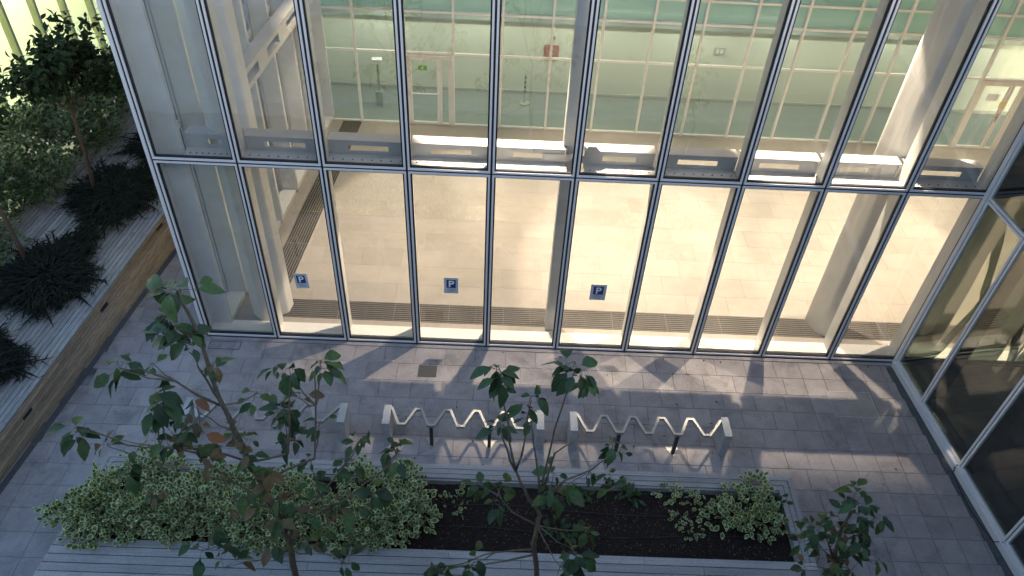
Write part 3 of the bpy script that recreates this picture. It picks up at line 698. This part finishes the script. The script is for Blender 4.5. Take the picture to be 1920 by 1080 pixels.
for k in range(nf):
    cuts = [-5.0] + [-5 + 2.4 + (k * 1.3) % 2.0 + 3.1 * q for q in range(3)] + [9.2]
    for a, b in zip(cuts, cuts[1:]):
        vs = []
        for t_ in (.012, .045):
            for y_ in (a, b - .005):
                h_ = dz(y_) - .034
                for f in (k / nf + .020, (k + 1) / nf): vs.append((deck_x(y_) - t_ + random.uniform(-.0, .0), y_, h_ * f))
        c0 = [sum(v[i] for v in vs) / 8 for i in range(3)]
        m = MB(); m.add([tuple(v[i] - c0[i] for i in range(3)) for v in vs], [(0, 2, 3, 1), (4, 5, 7, 6), (0, 1, 5, 4), (2, 6, 7, 3), (1, 3, 7, 5), (0, 4, 6, 2)])
        m.build('face_plank', M_face, dk, T(*c0))
def at_face(u, v):
    best = None
    for yy in np.linspace(-4, 5, 400):
        p_ = at(u, v, 1, yy); e = abs(p_.x - deck_x(yy))
        if best is None or e < best[0]: best = (e, p_)
    return best[1]
for (u, v), lab in (((300, 425), 'dark recessed step light in the deck front nearest the hall corner'), ((196, 576), 'dark recessed step light in the middle of the deck front'), ((52, 776), 'dark recessed step light low at the left end of the deck front')):
    p_ = at_face(u, v); t = thing('step_light', lab, 'light', tuple(p_), 'recessed lights in the deck front')
    m = MB(); a, b = p_.y - .12, p_.y + .12
    m.prism([(deck_x(a) - .02, a), (deck_x(a) - .006, a), (deck_x(b) - .006, b), (deck_x(b) - .02, b)], p_.z - .035, p_.z + .035); m.build('lens', M_black, t)

# ------------------------------------------------------------------ lit neighbouring building at the left
lb = thing('lit_building', 'neighbouring building with a bright yellow lit glass wall at top left', 'building', (-7.5, 9, 0))
def lx(y): return -7.2 + .155 * (y - 7.14)
def lp(x0, x1, a, b): return [(lx(a) + x0, a), (lx(a) + x1, a), (lx(b) + x1, b), (lx(b) + x0, b)]
LY = [7.14 + 1.1 * k for k in range(-5, 9)]
for a, b in zip(LY, LY[1:]):
    MB().prism(lp(-.03, -.01, a + .05, b - .05), .22, 9).build('pane', M_glit, lb)
    MB().prism(lp(-.05, .02, a + .05, b - .05), .02, .22).build('sill', M_dsteel, lb)
for a in LY: MB().prism(lp(-.16, .03, a - .04, a + .04), 0, 9).build('mullion', mat('olive_frame', (.22, .24, .15), .5), lb)
MB().prism(lp(-2.6, -2.4, LY[0], LY[-1]), 0, 9).build('inner_wall', M_whitew, lb)
MB().prism(lp(-2.4, -.3, LY[0], LY[-1]), -.05, .02).build('inner_floor', M_corrf, lb)
MB().prism(lp(-2.6, .4, LY[0], LY[-1]), 9.002, 9.4).build('roof', M_wall2, lb)
for e in (LY[0] - .2, LY[-1]): MB().prism(lp(-2.6, .0, e, e + .2), 0, 9).build('end_wall', M_whitew, lb)
MB().prism(lp(-2.4, -.32, LY[0], LY[-1]), 4.7, 4.9).build('inner_ceiling', M_whitew, lb)
for k, yy in enumerate((3.2, 6.0, 8.8, 11.6, 14.4)):
    t = thing('ceiling_lamp', '%s strip lamp from the near end inside the bright building' % ('first', 'second', 'third', 'fourth', 'fifth')[k], 'lamp', (lx(yy) - .6, yy, 4.6), 'lamps in the lit building')
    MB().prism(lp(-.68, -.56, yy - .9, yy + .9), 4.62, 4.69).build('tube', E_lit, t)
    l = bpy.data.lights.new('strip', 'AREA'); l.shape = 'RECTANGLE'; l.size = .2; l.size_y = 2.0; l.energy = 80; l.color = (1, .97, .66)
    o = bpy.data.objects.new('light', l); put(o, T(lx(yy) - .62, yy, 4.58) @ Matrix.Rotation(math.radians(62), 4, 'Y'), t)
struct(MB().prism([(-8.5, 1), (-4.3, 1), (-3.0, 16), (-6, 16)], -.099, .02).build('side_path', M_paver))

# ------------------------------------------------------------------ building behind the camera (seen in reflections)
ob = thing('opposite_building', 'pale rendered building across the courtyard, mirrored in the hall glass', 'building', (5, -10, 0))
bx('podium_wall', -8, 16, -11.2, -8.8, 0, 2.9, M_wall2, ob); bx('ledge', -8, 16, -8.8, -8.55, 0, .42, M_wall2, ob)
bx('coping', -8, 16, -8.84, -8.72, 2.9, 2.98, M_alu, ob)
bx('upper_wall', -8, 16, -13, -11.4, 0, 13, M_wall2, ob)
for k in range(8):
    x = -6 + 2.7 * k
    for z in (3.6, 6.6): bx('window', x, x + 1.7, -11.398, -11.36, z, z + 1.9, M_dark, ob)

# ------------------------------------------------------------------ foliage
def leaf_tpl(wd=.5, fold=.06, droop=.16):
    v = np.array([(0, 0, 0), (-wd * .36, .22, fold), (-wd * .5, .48, fold), (-wd * .3, .78, fold * .4 - droop * .5), (0, 1, -droop),
                  (wd * .3, .78, fold * .4 - droop * .5), (wd * .5, .48, fold), (wd * .36, .22, fold), (0, .25, 0), (0, .5, -.01), (0, .78, -droop * .55)])
    f = [(0, 8, 1), (1, 8, 9, 2), (2, 9, 10, 3), (3, 10, 4), (0, 7, 8), (7, 6, 9, 8), (6, 5, 10, 9), (5, 4, 10)]
    return v, f
def frames(n, dirs, ups):
    """rotation matrices with +Y along dirs and +Z near ups"""
    y = dirs / np.linalg.norm(dirs, axis=1)[:, None]
    x = np.cross(y, ups); x /= np.linalg.norm(x, axis=1)[:, None] + 1e-9
    z = np.cross(x, y); return np.stack([x, y, z], 2)
def leaf_mass(pos, dirs, ups, size, tpl, mi=None):
    v, f = tpl; n = len(pos); R_ = frames(n, dirs, ups)
    V = np.einsum('nij,kj->nki', R_, v) * size[:, None, None] + pos[:, None, :]
    return V.reshape(-1, 3), [tuple(i + k * len(v) for i in q) for k in range(n) for q in f]
def mass_obj(name, pos, dirs, ups, size, tpl, mats, parent, fm=None):
    V, F = leaf_mass(pos, dirs, ups, size, tpl)
    me = bpy.data.meshes.new(name); me.from_pydata(V.tolist(), [], F)
    for m_ in mats: me.materials.append(m_)
    if fm is not None: me.polygons.foreach_set('material_index', np.tile(fm, len(pos)).astype(np.int32))
    me.update(); return put(bpy.data.objects.new(name, me), Matrix(), parent)
def rdir(n, zlo=-.6, zhi=.6):
    a = rng.uniform(0, 2 * math.pi, n); z = rng.uniform(zlo, zhi, n); h = np.sqrt(1 - z * z)
    return np.stack([h * np.cos(a), h * np.sin(a), z], 1)
# leaf variants as shared meshes
LEAF = []
for wd, fo, dr in ((.56, .06, .2), (.62, .03, .3), (.5, .1, .12), (.6, .08, .38), (.46, .05, .24)):
    v, f = leaf_tpl(wd, fo, dr); LEAF.append((v, f))
def leaf_meshes(mt):
    out = []
    for v, f in LEAF:
        me = bpy.data.meshes.new('leaf'); me.from_pydata(v.tolist(), [], f); me.materials.append(mt)
        me.polygons.foreach_set('use_smooth', [True] * len(f)); me.update(); out.append(me)
    return out
LM = {k: leaf_meshes(m_) for k, m_ in dict(g=M_leaf, d=M_leafd, b=M_leafb, o=M_leafo).items()}
def leaf_cluster(root, c, rad, n, kinds, size, box, tw):
    """leaves radiating from twig ends round c, drooping; the first 300 are objects, the rest go to box"""
    n = max(4, round(n * 1.3)); size = size * 1.08; c = Vector(c); spurs = []
    for k in range(max(2, n // 4)):
        a = rng.uniform(0, 6.283); r = rad * rng.uniform(.25, .75)
        e = c + Vector((math.cos(a) * r, math.sin(a) * r, rng.uniform(-.55, .5) * rad)); spurs.append(e)
        tw.tube([c, c.lerp(e, .6) + Vector((0, 0, .01)), e], [.005, .004, .0025], 4)
    for k in range(n):
        e = spurs[k % len(spurs)]; a = rng.uniform(0, 6.283)
        o = e + Vector((rng.normal(0, .02), rng.normal(0, .02), rng.normal(0, .02)))
        out = np.array([math.cos(a) + (e - c).x * 2, math.sin(a) + (e - c).y * 2, rng.uniform(-1.0, .05)])
        up = np.array([rng.normal(0, .4), rng.normal(-.1, .4), 1.0])
        R_ = frames(1, out[None], up[None])[0]; s = size * rng.uniform(.5, 1.2)
        st = o + Vector((out / np.linalg.norm(out)).tolist()) * .05; tw.tube([o, st], [.003, .002], 3)
        Mx = Matrix.Translation(st) @ Matrix(R_.tolist()).to_4x4() @ Matrix.Scale(s, 4)
        kd = random.choice(kinds); q = rng.integers(0, 5)
        if box['n'] < 300: piece('leaf', LM[kd][q], Mx, root); box['n'] += 1
        else: box['m'].add([Mx @ Vector(v.tolist()) for v in LEAF[q][0]], LEAF[q][1], 'gdbo'.index(kd))
def branch(m, pts, r0, r1, sides=6):
    P_ = [Vector(p_) for p_ in pts]; out = []
    for i in range(len(P_) - 1):
        a, b = P_[i], P_[i + 1]
        for s in (0, .5): out.append(a.lerp(b, s) + Vector((rng.normal(0, .012), rng.normal(0, .012), 0)) * (1 if s else 0))
    out.append(P_[-1]); n = len(out)
    m.tube(out, [r0 + (r1 - r0) * i / (n - 1) for i in range(n)], sides)
def fore_tree(name, label, base, trunk_px, stems_px, clusters, Y0, r0, seed):
    random.seed(seed)
    root = thing('young_tree', label, 'tree', base, 'young trees in the foreground')
    P3 = lambda u, v, dy=0: at(u, v, 1, Y0 + dy)
    trunk = [Vector(base)] + [P3(*q) for q in trunk_px]
    m = MB(); branch(m, trunk, r0, .014, 8); m.build('trunk', M_bark, root, smooth=True)
    nodes = list(trunk[1:]); box = {'n': 0, 'm': MB()}; tw = MB(); clusters = sorted(clusters, key=lambda q: -q[6])
    for st in stems_px:
        pts = [P3(*q) for q in st]; bm_ = MB(); branch(bm_, pts, .016, .006); bm_.build('branch', M_bark, root, smooth=True); nodes += pts
    for (u, v, dy, rp, n, kinds, sz, link) in clusters:
        c = P3(u, v, dy); d = (c - CAM).length; r = rp * d / FPX
        if link:
            below = [q for q in nodes if q.z < c.z + .1] or nodes
            q = min(below, key=lambda q: (q - c).length)
            mid = q.lerp(c, .5) + Vector((0, 0, -.05)); bm_ = MB(); branch(bm_, [q, mid, c], .011, .004, 5); bm_.build('branch', M_bark, root, smooth=True)
        leaf_cluster(root, c, r, n, kinds, sz, box, tw)
    tag(tw.build('twigs', M_bark, root), kind='stuff')
    if box['m'].v: tag(box['m'].build('small_leaves', [M_leaf, M_leafd, M_leafb, M_leafo], root), kind='stuff')
    return root
T1 = [(335, 545, 0, 34, 11, 'gd', .21, 1), (325, 600, .1, 42, 15, 'dgd', .22, 1), (345, 640, -.1, 36, 12, 'gd', .2, 1), (385, 690, 0, 30, 8, 'gdb', .16, 1),
      (225, 692, .2, 32, 9, 'dg', .19, 1), (285, 680, .2, 16, 4, 'dg', .15, 1), (290, 752, .1, 42, 14, 'dgd', .22, 1), (305, 795, 0, 46, 15, 'gbdd', .2, 1), (375, 775, 0, 40, 12, 'bgdbo', .18, 1),
      (158, 808, .3, 34, 11, 'dg', .2, 1), (205, 838, .2, 20, 5, 'gb', .17, 1), (345, 835, -.1, 44, 13, 'bgd', .18, 1), (405, 850, 0, 30, 8, 'bg', .16, 1),
      (520, 690, .1, 10, 3, 'd', .14, 0), (480, 738, .2, 18, 5, 'dg', .15, 1), (545, 705, .2, 24, 8, 'd', .18, 1), (600, 692, .2, 30, 11, 'dg', .18, 1), (535, 775, .2, 30, 12, 'd', .2, 1), (535, 825, .1, 28, 11, 'd', .2, 1), (560, 745, .1, 18, 4, 'b', .14, 1),
      (440, 810, 0, 30, 10, 'gb', .15, 0), (455, 850, -.1, 38, 13, 'gbd', .16, 0), (480, 895, -.1, 44, 14, 'dgb', .17, 0), (505, 940, -.1, 50, 15, 'dgb', .17, 0), (530, 995, -.2, 55, 16, 'dbg', .18, 0), (575, 1040, -.2, 45, 12, 'gdb', .17, 1), (440, 930, .2, 36, 8, 'bg', .16, 1),
      (240, 890, .4, 32, 12, 'd', .2, 1), (290, 915, .4, 26, 7, 'bd', .17, 1), (390, 1030, -.4, 42, 15, 'd', .22, 1), (420, 1065, -.4, 26, 6, 'bd', .2, 1),
      (680, 818, .3, 18, 7, 'd', .17, 1), (745, 848, .3, 34, 13, 'dg', .21, 1), (600, 790, .2, 9, 3, 'd', .14, 1), (582, 860, .2, 14, 4, 'd', .14, 1), (640, 885, .1, 30, 9, 'd', .18, 1), (690, 950, 0, 44, 14, 'dgd', .2, 1), (610, 940, 0, 40, 11, 'bd', .18, 1), (655, 1058, -.5, 22, 8, 'd', .2, 1), (600, 895, .1, 20, 7, 'd', .16, 1)]
fore_tree('tree', 'tall young tree with drooping leaves and some brown ones, in front of the left rack', (3.55, -5.95, .25),
          [(556, 1085), (545, 1030), (532, 998), (516, 954), (490, 905), (466, 866), (441, 809), (412, 749), (396, 705), (377, 640), (352, 585), (333, 545)],
          [[(441, 809), (400, 735), (372, 690), (355, 660)], [(466, 866), (540, 850), (543, 790), (545, 700)], [(412, 760), (330, 715), (262, 690), (225, 690)],
           [(466, 866), (380, 842), (300, 840), (240, 835), (165, 805)], [(532, 998), (600, 930), (640, 880), (680, 820)], [(516, 954), (440, 905), (372, 850)], [(490, 905), (590, 860), (592, 760), (590, 700)], [(532, 998), (660, 930), (720, 880), (745, 850)]],
          T1, -5.8, .05, 3)
T2 = [(938, 695, 0, 26, 9, 'd', .19, 0), (940, 725, 0, 22, 6, 'dg', .18, 0), (1078, 678, 0, 28, 9, 'd', .2, 0), (1088, 705, 0, 24, 8, 'dg', .19, 0), (995, 745, .1, 22, 8, 'd', .17, 0), (996, 780, .1, 18, 5, 'd', .16, 0), (938, 792, .2, 22, 9, 'd', .17, 0),
      (895, 900, .2, 20, 6, 'dg', .17, 1), (935, 920, .1, 34, 13, 'dg', .19, 1), (1035, 905, .1, 34, 14, 'gd', .2, 1), (1050, 935, 0, 26, 7, 'g', .18, 1), (1150, 848, .3, 24, 10, 'd', .17, 0), (1145, 905, .2, 34, 12, 'dg', .19, 1), (1107, 885, .2, 10, 4, 'd', .12, 1),
      (1105, 995, 0, 22, 6, 'g', .16, 1), (1050, 1062, -.5, 44, 15, 'd', .2, 1), (1085, 1040, -.4, 22, 6, 'd', .18, 1), (815, 1062, -.4, 30, 13, 'd', .2, 1), (888, 1055, -.4, 22, 9, 'd', .18, 1)]
fore_tree('tree', 'open branched young tree with leaf tufts on long bare stems, centre foreground', (6.50, -5.95, .25),
          [(1007, 1085), (1000, 1020), (1008, 985), (1013, 967), (1003, 948), (990, 933), (976, 905), (967, 883)],
          [[(967, 883), (955, 830), (945, 760), (940, 700)], [(967, 883), (950, 840), (938, 795)], [(967, 883), (985, 820), (996, 750)], [(1013, 940), (1005, 860), (996, 790)],
           [(1013, 930), (1030, 850), (1055, 760), (1080, 690)], [(1013, 935), (1040, 850), (1075, 828)], [(1015, 945), (1060, 900), (1110, 880), (1150, 850)], [(1008, 985), (960, 960), (935, 930)], [(1000, 1030), (930, 1035), (885, 1050)], [(1000, 1040), (900, 1060), (815, 1060)]],
          T2, -5.8, .042, 4)
T3 = [(1600, 935, 0, 30, 13, 'dg', .17, 1), (1600, 960, 0, 34, 12, 'd', .17, 1), (1545, 985, 0, 32, 16, 'gd', .15, 1), (1530, 1010, .1, 36, 16, 'dgb', .15, 1), (1555, 1030, 0, 44, 20, 'gdb', .15, 1), (1545, 1065, 0, 44, 18, 'gdb', .15, 1), (1620, 1000, 0, 34, 13, 'd', .17, 1), (1615, 1035, -.1, 34, 10, 'dg', .17, 1), (1640, 970, .1, 20, 5, 'd', .16, 1), (1595, 1070, -.2, 40, 12, 'dgb', .16, 1), (1575, 990, 0, 18, 5, 'b', .14, 1)]
fore_tree('tree', 'bushy young tree top with fresh green leaves at lower right', (10.35, -5.95, .25),
          [(1562, 1090), (1566, 1050), (1572, 1015), (1585, 980), (1598, 945)], [[(1566, 1050), (1550, 1010), (1545, 985)], [(1572, 1015), (1610, 1000), (1640, 972)]], T3, -5.8, .04, 5)

# ---- variegated hedges
VAR_V = np.array([(0, 0, 0), (-.30, .35, .04), (-.22, .75, 0), (0, 1, -.08), (.22, .75, 0), (.30, .35, .04), (-.21, .40, .01), (-.15, .74, -.02), (.15, .74, -.02), (.21, .40, .01), (0, .14, 0)])
VAR_F = [(6, 10, 9, 8, 7), (0, 10, 6, 1), (1, 6, 7, 2), (2, 7, 8, 4, 3), (4, 8, 9, 5), (5, 9, 10, 0)]
VAR_M = np.array([0, 1, 1, 1, 1, 1])
def hedge_pts(blobs, dens):
    P_, D_ = [], []
    for (cx, cy_, cz, rx, ry, rz) in blobs:
        n = int(dens * (rx * ry + rx * rz + ry * rz)); d = rdir(n, -.35, 1.0)
        s = (rng.uniform(.62, 1.05, n) + .22 * (rng.uniform(0, 1, n) > .9))[:, None]; lump = (1 + .24 * np.sin(d[:, 0] * 7 + cx * 9) * np.sin(d[:, 1] * 6 + cy_ * 5) + .1 * np.sin(d[:, 2] * 11 + cx * 3))[:, None]
        P_.append(np.array([cx, cy_, cz]) + d * np.array([rx, ry, rz]) * s * lump); D_.append(d + np.array([0, 0, .2]))
    return np.concatenate(P_), np.concatenate(D_)
def hedge(name, label, cat, blobs, dens, size, mats, base, tpl=(VAR_V, VAR_F), fm=VAR_M, group=None):
    t = thing(name, label, cat, base, group); p_, d_ = hedge_pts(blobs, dens); n = len(p_)
    dirs = d_ + rng.normal(0, .55, (n, 3)); ups = np.tile((0, 0, 1.), (n, 1)) + rng.normal(0, .35, (n, 3)) + d_ * .3
    mass_obj('foliage', p_, dirs, ups, rng.uniform(.7, 1.25, n) * size, tpl, mats, t, fm)
    for (cx, cy_, cz, rx, ry, rz) in blobs[::2]:
        for k in range(2):
            a = rng.uniform(0, 6.28); m = MB(); m.tube([(cx + .04 * math.cos(a), cy_ + .04 * math.sin(a), base[2]), (cx + rx * .5 * math.cos(a), cy_ + ry * .5 * math.sin(a), cz + rz * .5)], [.012, .006], 5); m.build('stem', M_dbark, t)
    return t
bl = []
for k in range(44):
    x = -.35 + 4.9 * rng.uniform(0, 1); bl.append((x, rng.uniform(-4.6, -3.75), .42 + rng.uniform(0, .15), rng.uniform(.22, .45), rng.uniform(.2, .38), rng.uniform(.2, .55)))
bl += [(-.55, -4.2, .42, .35, .3, .22), (-.85, -4.35, .38, .3, .22, .16), (-.3, -4.75, .45, .3, .22, .18), (.5, -3.6, .5, .35, .25, .3), (.1, -3.5, .5, .25, .25, .3), (4.4, -4.05, .45, .35, .35, .3), (4.7, -4.25, .42, .22, .22, .24)]
hedge('variegated_hedge', 'dense variegated cream and green shrub filling the left half of the planter', 'hedge', bl, 520, .12, [M_hg, M_hc], (2, -4.1, .3))
hedge('shrub', 'small sparse variegated shrub alone in the middle of the planter', 'shrub', [(5.15, -3.95, .36, .26, .2, .14), (5.4, -3.75, .36, .16, .14, .14), (4.98, -4.25, .34, .16, .14, .1)], 300, .085, [M_hg, M_hc], (5.2, -4, .3))
hedge('shrub', 'bushy variegated shrub in the right end of the planter', 'shrub', [(9.9, -3.85, .5, .36, .3, .32), (10.15, -3.55, .6, .22, .2, .26), (9.55, -4.0, .45, .3, .24, .22), (10.1, -4.15, .42, .34, .26, .24), (10.3, -4.0, .42, .22, .24, .2)], 460, .115, [M_hg, M_hc], (9.9, -3.9, .3))
hedge('shrub', 'low crooked variegated shrub left of the bushy one in the planter', 'shrub', [(9.0, -3.72, .42, .24, .14, .14), (8.72, -3.62, .42, .16, .14, .12), (9.3, -3.85, .42, .2, .14, .12), (8.85, -4.05, .38, .14, .12, .1), (9.05, -4.25, .36, .16, .12, .1)], 430, .09, [M_hg, M_hc], (9.0, -3.8, .3))
LT = (lambda q: (q[0], q[1]))(leaf_tpl(.55, .05, .2))
for (x, y_, r, lab) in ((4.35, -3.62, .3, 'dark leafy plant by the rear rim behind the hedge'), (8.05, -3.62, .2, 'dark leafy plant by the rear rim in the middle right'), (10.4, -3.68, .24, 'dark leafy plant in the far right corner of the planter'), (7.3, -3.66, .13, 'tiny dark plant by the rear rim right of the centre tree'), (2.1, -3.6, .25, 'dark leafy plant by the rear rim above the hedge'), (6.9, -4.3, .2, 'faint low plant on the soil right of the centre tree')):
    hedge('low_plant', lab, 'plant', [(x, y_, .38, r, r * .6, r * .6), (x + r * .6, y_ - .05, .36, r * .6, r * .5, r * .5)], 420, .12, [M_leafd], (x, y_, .3), tpl=LT, fm=np.zeros(8), group='low dark plants in the planter')
bl = []
for k in range(46):
    s = rng.uniform(0, 1); y_ = -1.0 + 10.2 * s; x = deck_x(y_) - rng.uniform(2.75, 4.1); bl.append((x, y_, dz(y_) + rng.uniform(.1, .45) + .25 * min(1, (deck_x(y_) - x - 2.7)), rng.uniform(.38, .62), rng.uniform(.38, .62), rng.uniform(.35, .55)))
hedge('deck_hedge', 'thick green hedge along the far side of the timber deck', 'hedge', bl, 520, .12, [M_hg2, M_hc2], (-4.8, 4, .8))
# ---- junipers on the deck
def juniper(x, y_, rx, ry, lab):
    z = dz(y_) + .01; t = thing('juniper', lab, 'shrub', (x, y_, z), 'dark spreading junipers on the deck'); m = MB()
    for k in range(900):
        a = rng.uniform(0, 6.283); r0_ = math.sqrt(rng.uniform(0, 1)) * (.86 + .16 * math.sin(3 * a + x * 7) + .12 * math.sin(5 * a + y_ * 3) + .06 * math.sin(11 * a)); L_ = rng.uniform(.18, .42)
        px, py = x + math.cos(a) * r0_ * rx, y_ + math.sin(a) * r0_ * ry; L_ *= (.8 + .9 * r0_ * rng.uniform(.3, 1)); h = z + .10 * (1 - r0_) + rng.uniform(.02, .09)
        b = a + rng.normal(0, .5); q = Vector((math.cos(b), math.sin(b), rng.uniform(-.15, .35))).normalized(); e = Vector((px, py, h)); s = Vector((-q.y, q.x, 0)) * .018
        mid = e + q * L_ * .55 + Vector((0, 0, .02)); tip = e + q * L_ + Vector((0, 0, -.02))
        m.add([e - s, e + s, mid + s * 1.1, mid - s * 1.1, tip, e + Vector((0, 0, .03))], [(0, 1, 2, 3), (3, 2, 4), (0, 5, 1)])
        for c_ in range(3):
            f = rng.uniform(.3, .9); o = e.lerp(tip, f); sd = 1 if c_ % 2 else -1
            w_ = (q * .6 + Vector((-q.y, q.x, .2)) * sd * .8).normalized() * L_ * .34
            m.add([o, o + w_ + Vector((0, 0, .01)), o + q * .03], [(0, 1, 2)])
    m.build('foliage', M_jun, t)
    mm = MB(); mm.prism([(x + rx * .74 * math.cos(a), y_ + ry * .74 * math.sin(a)) for a in np.linspace(0, 6.283, 25)[:-1]], z - .07, z + .03); mm.build('root_mat', M_jun, t)
juniper(-3.1, .5, .80, 1.15, 'dark spreading juniper round the trunk at the middle left edge')
juniper(-2.75, 3.1, .82, 1.25, 'dark spreading juniper round the second tree trunk on the deck')
juniper(-2.2, 5.4, .78, 1.25, 'dark spreading juniper on the deck beside the hall corner')
juniper(-3.45, -1.9, .7, .8, 'dark spreading juniper cut by the left edge near the deck bottom')
# ---- deck trees
def deck_tree(base, top, crown, n, size, lab, lean=(0, 0)):
    t = thing('deck_tree', lab, 'tree', base, 'trees standing on the deck'); m = MB(); b = Vector(base); c = Vector(crown[:3])
    branch(m, [b, b.lerp(c, .35) + Vector((.02, 0, 0)), b.lerp(c, .7), c + Vector((0, 0, crown[5] * .4))], .055, .015, 8); m.build('trunk', M_dbark, t, smooth=True)
    P_, D_ = [], []
    for k in range(26):
        d = rdir(1, -.45, .95)[0]; e = c + Vector((d[0] * crown[3], d[1] * crown[4], d[2] * crown[5])) * rng.uniform(.45, 1.05)
        q = b.lerp(c, rng.uniform(.62, 1.0)); bm_ = MB(); branch(bm_, [q, q.lerp(e, .55) + Vector((0, 0, -.06)), e], .014, .004, 5); bm_.build('branch', M_dbark, t)
        for j in range(n // 26):
            f = rng.uniform(.45, 1.0); o = q.lerp(e, f) + Vector(rng.normal(0, .11, 3).tolist()); P_.append(o)
            dd = (e - q).normalized() * .6 + Vector(rng.normal(0, .6, 3).tolist()); dd.z -= .25; D_.append(dd)
    p_ = np.array([tuple(v) for v in P_]); d_ = np.array([tuple(v) for v in D_])
    mass_obj('crown', p_, d_, np.tile((0, 0, 1.), (len(p_), 1)) + rng.normal(0, .4, (len(p_), 3)), rng.uniform(.7, 1.25, len(p_)) * size, LT, [M_cgreen], t, np.zeros(8))
deck_tree((-3.26, 3.22, .95), None, (-3.05, 3.3, 4.0, 1.3, 1.3, 1.15), 2100, .165, 'dark leafy tree with a bare trunk rising from the second juniper')
deck_tree((-2.9, 6.0, 1.05), None, (-2.35, 6.0, 4.0, 1.0, 1.15, 1.35), 1800, .165, 'dark leafy tree close to the hall corner at the top left')
deck_tree((-3.66, .86, .90), None, (-4.0, 1.2, 4.1, .8, .95, .85), 1000, .165, 'dark leafy tree half cut by the left picture edge')

m = MB()
for k in range(46):
    x, y_ = rng.uniform(-1.5, 13.6), -rng.uniform(0, 1) ** 2.2 * 3.0 - .2; a = rng.uniform(0, 6.28); z_ = rng.uniform(.02, .045); c_, s_ = math.cos(a) * z_, math.sin(a) * z_
    m.add([(x - c_, y_ - s_, .004), (x + s_ * .45, y_ - c_ * .45, .012), (x + c_, y_ + s_, .006), (x - s_ * .45, y_ + c_ * .45, .004)], [(0, 1, 2, 3)])
tag(m.build('leaf_litter', M_leafb), 'tiny dry leaves and specks scattered over the paving', 'litter', kind='stuff')
